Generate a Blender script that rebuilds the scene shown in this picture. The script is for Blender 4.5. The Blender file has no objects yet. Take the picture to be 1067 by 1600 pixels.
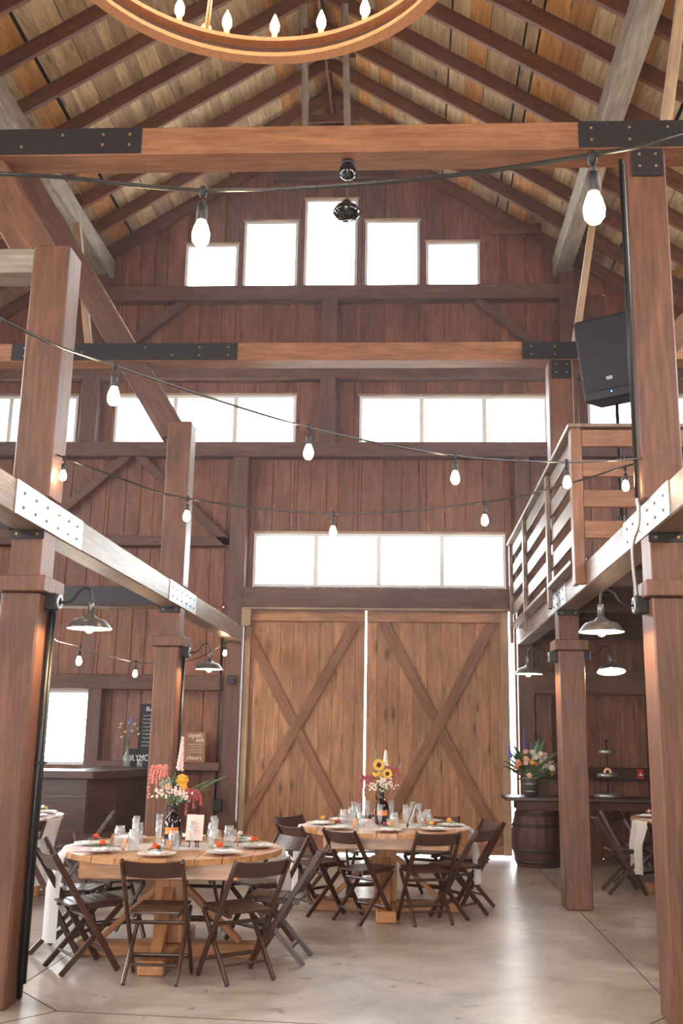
import bpy, bmesh, math, random
from mathutils import Vector, Matrix
from math import pi, sin, cos, atan2, radians, sqrt, hypot
random.seed(7)
SC = bpy.context.scene
COL = SC.collection

# ------------------------------------------------------------------ camera
def cam_setup():
    F, p, w, ro, cx, H = 1557.0, .2203, .0477, .0144, 567.5, 1.6
    f = Vector((-sin(w)*cos(p), cos(w)*cos(p), sin(p))); r = Vector((cos(w), sin(w), 0)); u = r.cross(f)
    r2 = cos(ro)*r + sin(ro)*u; u2 = -sin(ro)*r + cos(ro)*u
    cd = bpy.data.cameras.new('camera'); c = bpy.data.objects.new('camera', cd); COL.objects.link(c)
    cd.sensor_fit = 'VERTICAL'; cd.sensor_height = 36; cd.lens = F*36/1600
    cd.shift_x = -(cx-533.5)/1600; cd.clip_start = .05; cd.clip_end = 300
    m = Matrix((r2, u2, -f)).transposed().to_4x4(); m.translation = (0, 0, H); c.matrix_world = m
    SC.camera = c
cam_setup()
# ------------------------------------------------------------------ daylight and exposure
SKY = 14.0
wd = bpy.data.worlds.new('sky'); SC.world = wd; wd.use_nodes = True
bg = wd.node_tree.nodes['Background']; bg.inputs[0].default_value = (.93, .97, 1, 1); bg.inputs[1].default_value = SKY
SC.view_settings.view_transform = 'Standard'; SC.view_settings.look = 'None'; SC.view_settings.gamma = 1
SC.view_settings.use_curve_mapping = False
SC.view_settings.exposure = .5
SC.cycles.max_bounces = 7; SC.cycles.diffuse_bounces = 5; SC.cycles.adaptive_threshold = .03; SC.cycles.glossy_bounces = 3
SC.cycles.transparent_max_bounces = 14; SC.cycles.sample_clamp_indirect = 6
SC.cycles.caustics_reflective = False; SC.cycles.caustics_refractive = False

def portal(name, loc, rot, sx, sy):
    l = bpy.data.lights.new(name, 'AREA'); l.shape = 'RECTANGLE'; l.size = sx; l.size_y = sy
    l.cycles.is_portal = True
    o = bpy.data.objects.new(name, l); COL.objects.link(o); o.location = loc; o.rotation_euler = rot

# ------------------------------------------------------------------ materials
def lin(c):
    return tuple((x/255/12.92 if x/255 <= .04045 else ((x/255+.055)/1.055)**2.4) for x in c)+(1,)
def newmat(n):
    m = bpy.data.materials.new(n); m.use_nodes = True
    return m, m.node_tree.nodes, m.node_tree.links, m.node_tree.nodes['Principled BSDF']
MATS = {}
def wood(n, dark, light, rough=.5, var=.12, knots=.5, grain=1.0, bump=.25, alt=None, spec=.35):
    m, N, L, b = newmat(n)
    tc = N.new('ShaderNodeTexCoord'); oi = N.new('ShaderNodeObjectInfo')
    mul = N.new('ShaderNodeMath'); mul.operation = 'MULTIPLY'; mul.inputs[1].default_value = 91.7; L.new(oi.outputs['Random'], mul.inputs[0])
    add = N.new('ShaderNodeVectorMath'); add.operation = 'ADD'; L.new(tc.outputs['Object'], add.inputs[0]); L.new(mul.outputs[0], add.inputs[1])
    def mp(s):
        k = N.new('ShaderNodeMapping'); k.inputs['Scale'].default_value = s; L.new(add.outputs[0], k.inputs[0]); return k
    def noise(s, sc, det, dist):
        k = N.new('ShaderNodeTexNoise'); k.inputs['Scale'].default_value = sc; k.inputs['Detail'].default_value = det
        k.inputs['Roughness'].default_value = .62; k.inputs['Distortion'].default_value = dist; L.new(mp(s).outputs[0], k.inputs[0]); return k
    g1 = noise((1.1, 15*grain, 15*grain), 2.2, 5, .6); g2 = noise((.8, 3, 3), 1.6, 3, 1.0); g3 = noise((2.5, 70*grain, 70*grain), 2, 2, 0)
    r1 = N.new('ShaderNodeValToRGB'); r1.color_ramp.elements[0].position = .22; r1.color_ramp.elements[1].position = .8
    r1.color_ramp.elements[0].color = lin(dark); r1.color_ramp.elements[1].color = lin(light); L.new(g1.outputs['Fac'], r1.inputs[0])
    def mixc(fac, a, bb, mode='MIX'):
        k = N.new('ShaderNodeMixRGB'); k.blend_type = mode
        for i, v in ((0, fac), (1, a), (2, bb)):
            if hasattr(v, 'is_output'): L.new(v, k.inputs[i])
            else: k.inputs[i].default_value = v
        return k.outputs[0]
    rb = N.new('ShaderNodeValToRGB'); rb.color_ramp.elements[0].position = .35; rb.color_ramp.elements[1].position = .7
    rb.color_ramp.elements[0].color = (.62, .6, .58, 1); rb.color_ramp.elements[1].color = (1.1, 1.1, 1.1, 1); L.new(g2.outputs['Fac'], rb.inputs[0])
    col = mixc(.75, r1.outputs[0], rb.outputs[0], 'MULTIPLY')
    rf = N.new('ShaderNodeValToRGB'); rf.color_ramp.elements[0].color = (.72, .7, .68, 1); rf.color_ramp.elements[1].color = (1.12, 1.12, 1.12, 1)
    rf.color_ramp.elements[0].position = .3; rf.color_ramp.elements[1].position = .65; L.new(g3.outputs['Fac'], rf.inputs[0])
    col = mixc(.4, col, rf.outputs[0], 'MULTIPLY')
    if knots:
        v = N.new('ShaderNodeTexVoronoi'); v.inputs['Scale'].default_value = 1.5; L.new(mp((1.0, 3.6, 3.6)).outputs[0], v.inputs['Vector'])
        kr = N.new('ShaderNodeValToRGB'); kr.color_ramp.elements[0].position = .05; kr.color_ramp.elements[1].position = .2
        kr.color_ramp.elements[0].color = (knots, knots, knots, 1); kr.color_ramp.elements[1].color = (0, 0, 0, 1); L.new(v.outputs['Distance'], kr.inputs[0])
        col = mixc(kr.outputs[0], col, tuple(x*.3 for x in lin(dark)[:3])+(1,))
    if alt:
        gt = N.new('ShaderNodeMath'); gt.operation = 'GREATER_THAN'; gt.inputs[1].default_value = alt[0]; L.new(oi.outputs['Random'], gt.inputs[0])
        col = mixc(gt.outputs[0], col, mixc(1, col, lin(alt[1]), 'MULTIPLY'))
    hs = N.new('ShaderNodeHueSaturation'); L.new(col, hs.inputs['Color'])
    mr = N.new('ShaderNodeMapRange'); mr.inputs['To Min'].default_value = 1-var; mr.inputs['To Max'].default_value = 1+var
    fr = N.new('ShaderNodeMath'); fr.operation = 'FRACT'; L.new(mul.outputs[0], fr.inputs[0]); L.new(fr.outputs[0], mr.inputs['Value']); L.new(mr.outputs[0], hs.inputs['Value'])
    L.new(hs.outputs[0], b.inputs['Base Color'])
    b.inputs['Roughness'].default_value = rough; b.inputs['Specular IOR Level'].default_value = spec
    bp = N.new('ShaderNodeBump'); bp.inputs['Strength'].default_value = bump; bp.inputs['Distance'].default_value = .01
    L.new(g1.outputs['Fac'], bp.inputs['Height']); L.new(bp.outputs[0], b.inputs['Normal'])
    MATS[n] = m
def plain(n, c, rough=.5, metal=0, spec=.5, noise=0, emit=None, es=0, trans=0, scale=40):
    m, N, L, b = newmat(n)
    b.inputs['Base Color'].default_value = lin(c); b.inputs['Roughness'].default_value = rough; b.inputs['Metallic'].default_value = metal
    b.inputs['Specular IOR Level'].default_value = spec
    if noise:
        tc = N.new('ShaderNodeTexCoord'); k = N.new('ShaderNodeTexNoise'); k.inputs['Scale'].default_value = scale; k.inputs['Detail'].default_value = 4
        L.new(tc.outputs['Object'], k.inputs[0]); r = N.new('ShaderNodeValToRGB')
        r.color_ramp.elements[0].position = .3; r.color_ramp.elements[1].position = .7
        r.color_ramp.elements[0].color = tuple(x*(1-noise) for x in lin(c)[:3])+(1,); r.color_ramp.elements[1].color = tuple(min(1, x*(1+noise)) for x in lin(c)[:3])+(1,)
        L.new(k.outputs['Fac'], r.inputs[0]); L.new(r.outputs[0], b.inputs['Base Color'])
    if emit: b.inputs['Emission Color'].default_value = emit+(1,); b.inputs['Emission Strength'].default_value = es
    if trans: b.inputs['Transmission Weight'].default_value = trans
    MATS[n] = m
def glassy(n, tint, refl, rough=.03, milk=0):
    m, N, L, b = newmat(n); N.remove(b); out = N['Material Output']
    t = N.new('ShaderNodeBsdfTransparent'); t.inputs[0].default_value = tint+(1,)
    g = N.new('ShaderNodeBsdfGlossy'); g.inputs['Roughness'].default_value = rough
    fr = N.new('ShaderNodeLayerWeight'); fr.inputs[0].default_value = .25
    ml = N.new('ShaderNodeMath'); ml.operation = 'MULTIPLY_ADD'; ml.inputs[1].default_value = refl; ml.inputs[2].default_value = .03; L.new(fr.outputs['Facing'], ml.inputs[0])
    mx = N.new('ShaderNodeMixShader'); L.new(ml.outputs[0], mx.inputs[0]); L.new(t.outputs[0], mx.inputs[1]); L.new(g.outputs[0], mx.inputs[2])
    df = N.new('ShaderNodeBsdfDiffuse'); df.inputs[0].default_value = (.9, .92, .93, 1); m3 = N.new('ShaderNodeMixShader'); m3.inputs[0].default_value = milk
    L.new(mx.outputs[0], m3.inputs[1]); L.new(df.outputs[0], m3.inputs[2]); L.new(m3.outputs[0], out.inputs[0])
    MATS[n] = m
def sheer(n, c, alpha):
    m, N, L, b = newmat(n); N.remove(b); out = N['Material Output']
    d = N.new('ShaderNodeBsdfDiffuse'); d.inputs[0].default_value = lin(c); tl = N.new('ShaderNodeBsdfTranslucent'); tl.inputs[0].default_value = lin(c)
    m1 = N.new('ShaderNodeMixShader'); m1.inputs[0].default_value = .4; L.new(d.outputs[0], m1.inputs[1]); L.new(tl.outputs[0], m1.inputs[2])
    t = N.new('ShaderNodeBsdfTransparent'); m2 = N.new('ShaderNodeMixShader'); m2.inputs[0].default_value = alpha
    L.new(t.outputs[0], m2.inputs[1]); L.new(m1.outputs[0], m2.inputs[2]); L.new(m2.outputs[0], out.inputs[0])
    MATS[n] = m
wood('post_wood', (86, 53, 36), (142, 93, 65), .46, .08, .25, spec=.5)
wood('beam_wood', (124, 78, 50), (186, 128, 88), .48, .08, .35, spec=.5)
wood('loft_wood', (110, 86, 70), (168, 140, 118), .42, .08, .3, bump=.35, spec=.5)
wood('grey_wood', (120, 108, 96), (186, 172, 156), .6, .08, .3, bump=.6)
wood('wall_wood', (94, 55, 37), (160, 100, 66), .5, .2, .7, grain=.7, spec=.45)
wood('frame_wood', (84, 56, 44), (128, 90, 72), .55, .1, .3)
wood('door_wood', (146, 96, 62), (204, 150, 106), .48, .14, .95, grain=.7)
wood('brace_wood', (124, 80, 52), (166, 114, 78), .5, .06, .2)
wood('trim_wood', (160, 128, 100), (205, 172, 140), .55, .06, .2)
wood('rafter_wood', (86, 50, 32), (138, 86, 56), .6, .12, .3)
wood('roof_wood', (150, 120, 86), (216, 186, 146), .7, .24, .8, grain=.8, alt=(.66, (255, 214, 160)))
wood('chair_wood', (38, 20, 12), (92, 52, 31), .3, .12, .1, grain=2, spec=.6)
wood('table_wood', (180, 122, 74), (222, 168, 116), .3, .1, .4, spec=.6)
wood('foot_wood', (166, 108, 64), (208, 148, 96), .5, .08, .3)
wood('bar_wood', (48, 27, 19), (92, 55, 38), .4, .12, .4, spec=.6)
wood('dark_wood', (56, 32, 24), (92, 54, 40), .55, .1, .3)
wood('loft_deck_wood', (70, 46, 34), (110, 74, 54), .6, .1, .3)
wood('sign_wood', (150, 104, 72), (186, 136, 98), .6, .04, .1)
wood('tag_wood', (190, 130, 80), (214, 156, 104), .6, .1, 0)
plain('roof_felt', (24, 20, 18), .9)
plain('black_steel', (34, 28, 28), .45, .0, .5, .25)
plain('galvanised', (196, 200, 206), .38, .6, .5, .12, scale=18)
plain('bolt_metal', (190, 150, 100), .4, .7)
plain('black_metal', (18, 17, 17), .4, .0, .5)
plain('conduit_grey', (150, 146, 142), .35, .8)
plain('shade_outer', (112, 108, 106), .32, .7)
plain('shade_inner', (240, 236, 228), .4)
plain('cable_black', (26, 24, 24), .5)
plain('cable_shiny', (40, 38, 38), .25, 0, .7)
plain('iron_ring', (206, 150, 108), .5, .2, .5, .1)
plain('iron_ring_dark', (70, 42, 26), .6)
plain('white_frame', (226, 224, 220), .5)
plain('bulb_glow', (255, 220, 170), .4, emit=(1, .7, .4), es=110)
plain('flame_glow', (255, 220, 170), .4, emit=(1, .7, .4), es=90)
plain('lamp_glow', (255, 220, 170), .4, emit=(1, .7, .42), es=420)
plain('candle_sleeve', (205, 150, 105), .6)
plain('speaker_black', (22, 21, 24), .5, 0, .5)
plain('speaker_grille', (34, 32, 36), .6, 0, .4, .3, scale=300)
plain('logo_silver', (170, 170, 172), .4, .5)
plain('led_blue', (60, 160, 255), .4, emit=(.1, .5, 1), es=6)
plain('china', (238, 234, 230), .25)
plain('linen', (246, 242, 238), .8)
plain('card_pink', (240, 214, 202), .7)
plain('ink_pink', (206, 160, 150), .7)
plain('bottle_brown', (24, 10, 6), .08, 0, .7)
plain('bottle_label', (226, 140, 60), .6, noise=.3)
plain('stem_green', (78, 98, 52), .6)
plain('leaf_green', (70, 98, 54), .6, noise=.3)
plain('leaf_grey', (142, 160, 136), .6, noise=.2)
plain('petal_orange', (238, 110, 62), .6, noise=.2, scale=60)
plain('petal_yellow', (246, 192, 82), .6, noise=.2, scale=60)
plain('petal_white', (240, 232, 216), .6, noise=.1, scale=60)
plain('petal_pink', (236, 206, 202), .6, noise=.12, scale=60)
plain('petal_peach', (232, 196, 168), .6, noise=.15, scale=60)
plain('petal_wine', (176, 84, 90), .6, noise=.25, scale=60)
plain('amaranth_pink', (220, 136, 126), .6, noise=.2, scale=60)
plain('petal_blue', (112, 122, 200), .6, noise=.25, scale=60)
plain('petal_purple', (112, 92, 160), .6, noise=.25, scale=60)
plain('flower_eye', (66, 36, 20), .8)
plain('zinc', (168, 162, 154), .38, .75, .5, .25, scale=25)
plain('barrel_hoop', (60, 52, 48), .5, .6)
plain('alarm_red', (176, 34, 26), .4)
plain('paint_white', (236, 230, 222), .7)
plain('chalkboard', (34, 30, 30), .7, noise=.2)
plain('pastry', (226, 192, 152), .6, noise=.2)
plain('gravel', (206, 200, 188), .9, noise=.15, scale=3)
plain('smoked_glass', (16, 16, 20), .08, 0, .8)
glassy('window_glass', (.96, .98, .98), .3)
glassy('drink_glass', (.97, .98, .98), .55, .06, .13)
glassy('bottle_clear', (.9, .95, .93), .5, .05, .1)
sheer('sheer_cloth', (253, 250, 250), .92)
sheer('white_cloth', (250, 246, 244), .93)
def floor_mat():
    m, N, L, b = newmat('concrete'); tc = N.new('ShaderNodeTexCoord')
    def nz(sc, det, st=(1, 1, 1), dist=0):
        mp = N.new('ShaderNodeMapping'); mp.inputs['Scale'].default_value = st; L.new(tc.outputs['Object'], mp.inputs[0])
        k = N.new('ShaderNodeTexNoise'); k.inputs['Scale'].default_value = sc; k.inputs['Detail'].default_value = det; k.inputs['Distortion'].default_value = dist; k.inputs['Roughness'].default_value = .65
        L.new(mp.outputs[0], k.inputs[0]); return k
    a = nz(.9, 6, (1, 1, 1), .8); c = nz(7, 5, (.6, 1, 1), .5)
    r = N.new('ShaderNodeValToRGB'); e = r.color_ramp.elements; e[0].position = .25; e[0].color = lin((122, 104, 90)); e[1].position = .7; e[1].color = lin((192, 182, 170)); L.new(a.outputs['Fac'], r.inputs[0])
    r2 = N.new('ShaderNodeValToRGB'); e = r2.color_ramp.elements; e[0].position = .3; e[0].color = (.74, .72, .7, 1); e[1].position = .65; e[1].color = (1.1, 1.1, 1.1, 1); L.new(c.outputs['Fac'], r2.inputs[0])
    mx = N.new('ShaderNodeMixRGB'); mx.blend_type = 'MULTIPLY'; mx.inputs[0].default_value = .7; L.new(r.outputs[0], mx.inputs[1]); L.new(r2.outputs[0], mx.inputs[2]); L.new(mx.outputs[0], b.inputs['Base Color'])
    rr = N.new('ShaderNodeMapRange'); rr.inputs['To Min'].default_value = .2; rr.inputs['To Max'].default_value = .42; L.new(c.outputs['Fac'], rr.inputs['Value']); L.new(rr.outputs[0], b.inputs['Roughness'])
    b.inputs['Specular IOR Level'].default_value = .5
    bp = N.new('ShaderNodeBump'); bp.inputs['Strength'].default_value = .06; bp.inputs['Distance'].default_value = .01; L.new(c.outputs['Fac'], bp.inputs['Height']); L.new(bp.outputs[0], b.inputs['Normal'])
    MATS['concrete'] = m
floor_mat()

# ------------------------------------------------------------------ object helpers
def link(name, me, mat=None, parent=None):
    o = bpy.data.objects.new(name, me); COL.objects.link(o)
    if me is not None and mat is not None and not me.materials: me.materials.append(MATS[mat])
    if parent is not None: o.parent = parent
    return o
def tag(o, label=None, cat=None, group=None, kind=None):
    if label: o['label'] = label
    if cat: o['category'] = cat
    if group: o['group'] = group
    if kind: o['kind'] = kind
    return o
def empty(name, loc=(0, 0, 0), rz=0, parent=None):
    o = bpy.data.objects.new(name, None); COL.objects.link(o); o.location = loc; o.rotation_euler = (0, 0, rz); o.empty_display_size = .1
    if parent is not None: o.parent = parent
    return o
BOXC = {}
def boxmesh(l, w, h, mat, bev):
    k = (round(l, 4), round(w, 4), round(h, 4), mat, bev)
    if k not in BOXC:
        bm = bmesh.new(); bmesh.ops.create_cube(bm, size=1); bmesh.ops.scale(bm, vec=(l, w, h), verts=bm.verts)
        if bev: bmesh.ops.bevel(bm, geom=list(bm.edges), offset=min(bev, .3*min(l, w, h)), segments=1, affect='EDGES')
        me = bpy.data.meshes.new('box'); bm.to_mesh(me); bm.free(); me.materials.append(MATS[mat]); BOXC[k] = me
    return BOXC[k]
def frame(d, up):
    x = Vector(d).normalized(); u = Vector(up)
    if abs(x.dot(u.normalized())) > .99: u = Vector((0, 1, 0)) if abs(x.y) < .9 else Vector((1, 0, 0))
    y = u.cross(x).normalized(); z = x.cross(y)
    return Matrix((x, y, z)).transposed()
def bar(name, p0, p1, w, h, mat, parent=None, up=(0, 0, 1), bev=.006):
    """timber from p0 to p1; h measured along up, w across; the grain runs along local x"""
    p0 = Vector(p0); p1 = Vector(p1); d = p1-p0
    o = link(name, boxmesh(d.length, w, h, mat, bev), None, parent)
    m = frame(d, up).to_4x4(); m.translation = (p0+p1)/2; o.matrix_basis = m
    return o
def block(name, a, b, mat, parent=None, axis=None, bev=.006):
    """axis-aligned timber between corners a and b, grain along its longest axis (or axis)"""
    a = Vector(a); b = Vector(b); s = [abs(b[i]-a[i]) for i in range(3)]; c = (a+b)/2
    ax = axis if axis is not None else s.index(max(s))
    if ax == 0: return bar(name, (c.x-s[0]/2, c.y, c.z), (c.x+s[0]/2, c.y, c.z), s[1], s[2], mat, parent, (0, 0, 1), bev)
    if ax == 1: return bar(name, (c.x, c.y-s[1]/2, c.z), (c.x, c.y+s[1]/2, c.z), s[0], s[2], mat, parent, (0, 0, 1), bev)
    return bar(name, (c.x, c.y, c.z-s[2]/2), (c.x, c.y, c.z+s[2]/2), s[0], s[1], mat, parent, (0, 1, 0), bev)
def meshobj(name, vs, fs, mat, parent=None, smooth=False):
    me = bpy.data.meshes.new(name); me.from_pydata([tuple(v) for v in vs], [], fs); me.update()
    if smooth: me.polygons.foreach_set('use_smooth', [True]*len(me.polygons))
    return link(name, me, mat, parent)
class MB:
    def __init__(s): s.v = []; s.f = []
    def box(s, c, d, rot=None):
        n = len(s.v); R = rot or Matrix.Identity(3)
        for x in (-.5, .5):
            for y in (-.5, .5):
                for z in (-.5, .5): s.v.append(Vector(c)+R @ Vector((x*d[0], y*d[1], z*d[2])))
        for q in ((0, 1, 3, 2), (4, 6, 7, 5), (0, 4, 5, 1), (2, 3, 7, 6), (0, 2, 6, 4), (1, 5, 7, 3)): s.f.append([n+i for i in q])
        return s
    def lathe(s, prof, n=16, c=(0, 0, 0), R=None, close=False):
        b = len(s.v); R = R or Matrix.Identity(3); c = Vector(c)
        for r, z in prof:
            for k in range(n): s.v.append(c+R @ Vector((r*cos(2*pi*k/n), r*sin(2*pi*k/n), z)))
        for i in range(len(prof)-1):
            for k in range(n): s.f.append([b+i*n+k, b+i*n+(k+1) % n, b+(i+1)*n+(k+1) % n, b+(i+1)*n+k])
        if close: s.f.append([b+k for k in range(n)][::-1]); s.f.append([b+(len(prof)-1)*n+k for k in range(n)])
        return s
    def tube(s, pts, r, n=8, caps=True):
        pts = [Vector(p) for p in pts]; b = len(s.v); t0 = (pts[1]-pts[0]).normalized(); u = t0.orthogonal().normalized()
        for i, p in enumerate(pts):
            t = (pts[min(i+1, len(pts)-1)]-pts[max(i-1, 0)]).normalized(); u = (u-t*u.dot(t)).normalized(); w = t.cross(u)
            rr = r[i] if isinstance(r, (list, tuple)) else r
            for k in range(n): s.v.append(p+(u*cos(2*pi*k/n)+w*sin(2*pi*k/n))*rr)
        for i in range(len(pts)-1):
            for k in range(n): s.f.append([b+i*n+k, b+i*n+(k+1) % n, b+(i+1)*n+(k+1) % n, b+(i+1)*n+k])
        if caps: s.f.append([b+k for k in range(n)][::-1]); s.f.append([b+(len(pts)-1)*n+k for k in range(n)])
        return s
    def ball(s, c, r, n=8, m=5, sc=(1, 1, 1), R=None):
        prof = [(max(1e-4, sin(pi*i/m)), -cos(pi*i/m)) for i in range(m+1)]
        b = len(s.v); s.lathe(prof, n); R = R or Matrix.Identity(3)
        for i in range(b, len(s.v)): v = s.v[i]; s.v[i] = Vector(c)+R @ Vector((v.x*r*sc[0], v.y*r*sc[1], v.z*r*sc[2]))
        return s
    def leaf(s, p, d, length, width, up=(0, 0, 1), curl=.25):
        p = Vector(p); d = Vector(d).normalized(); u = Vector(up); w = d.cross(u)
        w = w.normalized() if w.length > .05 else d.orthogonal().normalized(); nn = w.cross(d); b = len(s.v)
        for t, k in ((0, .15), (.3, .9), (.6, 1), (.85, .55), (1, .04)):
            c = p+d*length*t-nn*curl*length*t*t
            s.v += [c-w*width*.5*k+nn*width*.12*k, c, c+w*width*.5*k+nn*width*.12*k]
        for i in range(4):
            for j in range(2): s.f.append([b+3*i+j, b+3*i+j+1, b+3*i+j+4, b+3*i+j+3])
        return s
    def build(s, name, mat, parent=None, smooth=False): return meshobj(name, s.v, s.f, mat, parent, smooth)
def spline(P, k=6):
    P = [Vector(p) for p in P]; out = []
    for i in range(len(P)-1):
        a = P[max(i-1, 0)]; b = P[i]; c = P[i+1]; d = P[min(i+2, len(P)-1)]
        for j in range(k):
            t = j/k; out.append(.5*((2*b)+(c-a)*t+(2*a-5*b+4*c-d)*t*t+(3*b-a-3*c+d)*t**3))
    return out+[P[-1]]
def polyplank(name, pts, th, mat, parent, M, bev=0):
    """outline pts in local xy, th thick in local z (from 0 up), placed by matrix M"""
    n = len(pts); vs = [Vector((x, y, 0)) for x, y in pts]+[Vector((x, y, th)) for x, y in pts]
    fs = [list(range(n))[::-1], list(range(n, 2*n))]+[[i, (i+1) % n, n+(i+1) % n, n+i] for i in range(n)]
    o = meshobj(name, vs, fs, mat, parent); o.matrix_basis = M
    if bev:
        bm = bmesh.new(); bm.from_mesh(o.data); bmesh.ops.bevel(bm, geom=list(bm.edges), offset=bev, segments=1, affect='EDGES'); bm.to_mesh(o.data); bm.free()
    return o
def copytree(o, parent=None):
    c = o.copy(); COL.objects.link(c)
    if parent is not None: c.parent = parent
    for ch in list(o.children): copytree(ch, c)
    return c
def strc(o, label, cat): return tag(o, label, cat, kind='structure')

# ================================================================== THE SHELL
W = 14.4; XC = -1.24; XL = -7.6; XR = 5.12; YF = -6.0
TAN = .635; TH = math.atan(TAN); ZR = 11.16
def zroof(x): return ZR-TAN*abs(x-XC)
g = MB().box((0, 10, -.26), (90, 90, .3)).build('ground', 'gravel'); strc(g, 'pale gravel ground outside the barn', 'ground')
fl = MB().box(((XL+XR)/2, (YF+W)/2, -.05), (XR-XL+.2, W-YF+.3, .1)).build('floor', 'concrete')
strc(fl, 'polished mottled concrete floor of the barn', 'floor')
def joint(p, q):
    bar('floor_joint', (p[0], p[1], .0002), (q[0], q[1], .0002), .008, .002, 'dark_wood', fl, bev=0)
joint((1.624, -4), (1.624, 10.1)); joint((-2.485, 6.8), (-2.485, 10.1)); joint((-2.485, 10.6), (-2.485, 14.2)); joint((1.624, 10.6), (1.624, 14.2))
joint((-2.485, 6.74), (-2.05, 6.24)); joint((1.15, 6.0), (1.624, 6.6)); joint((-2.05, 6.24), (-2.485, 5.7)); joint((1.15, 6.0), (1.624, 5.4))
joint((-2.05, 6.24), (1.15, 6.0))

# roof: felt deck, long boards, rafters
roof = empty('ceiling'); strc(roof, 'gabled plank ceiling on dark timber rafters', 'ceiling')
def roofpt(side, s, off, y):
    """s metres down the slope from the ridge, off metres outward from the rafters' underside"""
    return Vector((XC+side*(s*cos(TH)+off*sin(TH)), y, ZR-s*sin(TH)+off*cos(TH)))
SL = 6.9/cos(TH); RH = .2
for side in (-1, 1):
    vs = [roofpt(side, a, o, y) for o in (RH+.03, RH+.07) for a in (-.16, SL) for y in (YF-.2, W+.25)]
    meshobj('roof_felt', vs, [[0, 1, 3, 2], [4, 6, 7, 5], [0, 4, 5, 1], [2, 3, 7, 6], [0, 2, 6, 4], [1, 5, 7, 3]], 'roof_felt', roof)
    s = -.1
    up = Vector((side*sin(TH), 0, cos(TH)))
    while s < SL-.1:
        w = random.choice((.15, .16, .24, .28, .3, .32)); gap = random.choice((.004, .006, .01, .03, .045)) if random.random() < .55 else .004
        bar('plank', roofpt(side, s+w/2, RH+.012, YF), roofpt(side, s+w/2, RH+.012, W+.2), w, .024, 'roof_wood', roof, up, 0)
        s += w+gap
    k = 0
    while W-.04-.745*k > YF:
        y = W-.04-.745*k; k += 1
        bar('rafter', roofpt(side, -.1, RH/2, y), roofpt(side, SL, RH/2, y), .062, RH, 'rafter_wood', roof, up)
        if k in (2, 3, 4, 5): bar('rafter_splice', roofpt(side, 4.05, RH/2+.02, y-.055), roofpt(side, 4.8, RH/2+.02, y-.055), .04, RH-.05, 'rafter_wood', roof, up)
bar('ridge_board', (XC, YF, ZR+.08), (XC, W+.1, ZR+.08), .04, .2, 'rafter_wood', roof)
for y in (12.17, 13.66):
    bar('collar_tie', (XC-.46, y, ZR-.27), (XC+.46, y, ZR-.27), .04, .13, 'rafter_wood', roof)

# far wall of vertical boards with openings
GW = [(-3.56, -2.72, 8.41, 9.17), (-2.64, -1.78, 8.41, 9.56), (-1.68, -.84, 8.41, 9.94), (-.72, .14, 8.41, 9.56), (.24, 1.08, 8.41, 9.18)]
MW = [(-4.52, -1.73, 5.87, 6.65), (-.766, 2.06, 5.87, 6.63), (-7.2, -5.1, 5.87, 6.64), (2.66, 4.76, 5.87, 6.63)]
TW = [(-2.3, 1.4, 3.7, 4.5)]; BW = [(-5.75, -4.57, 1.13, 2.18)]; DO = [(-2.37, 1.5, 0, 3.36)]
HOLES = GW+MW+TW+BW+DO
wb = empty('wall_back', (0, W, 0)); strc(wb, 'far gable wall of vertical brown boards', 'wall')
xs = sorted(set([XL-.1, XR+.1, XC]+[h[i] for h in HOLES for i in (0, 1)])); cols = []
for a, b in zip(xs, xs[1:]):
    n = max(1, round((b-a)/.265))
    cuts = [a+(b-a)*(i+(random.uniform(-.22, .22) if 0 < i < n else 0))/n for i in range(n+1)]
    cols += list(zip(cuts, cuts[1:]))
VM = Matrix(((0, 1, 0, 0), (0, 0, 1, 0), (1, 0, 0, 0), (0, 0, 0, 1)))   # local x->world z, y->x, z->y
for a, b in cols:
    if b-a < .004: continue
    m = (a+b)/2; hs = sorted((h[2], h[3]) for h in HOLES if h[0] < m < h[1]); z = 0; segs = []
    for h0, h1 in hs:
        if h0 > z+.01: segs.append((z, h0, 0))
        z = max(z, h1)
    segs.append((z, None, 1)); cut2 = []
    for s0, s1, t in segs:                # long boards are butted at the girts
        for gz in (3.4, 5.76, 8.28):
            e = s1 if s1 is not None else 99
            if s0+.25 < gz < e-.25 and gz < zroof(m): cut2.append((s0, gz, 0)); s0 = gz
        cut2.append((s0, s1, t))
    for s0, s1, t in cut2:
        ta, tb = (zroof(a)+.24, zroof(b)+.24) if t else (s1, s1)
        pts = [(0, -(b-a)/2), (0, (b-a)/2), (tb-s0, (b-a)/2), (ta-s0, -(b-a)/2)]
        M = VM.copy(); M.translation = (m, random.uniform(0, .014), s0)
        polyplank('plank', [(p, q) for p, q in pts], .05, 'wall_wood', wb, M, .009)

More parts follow.
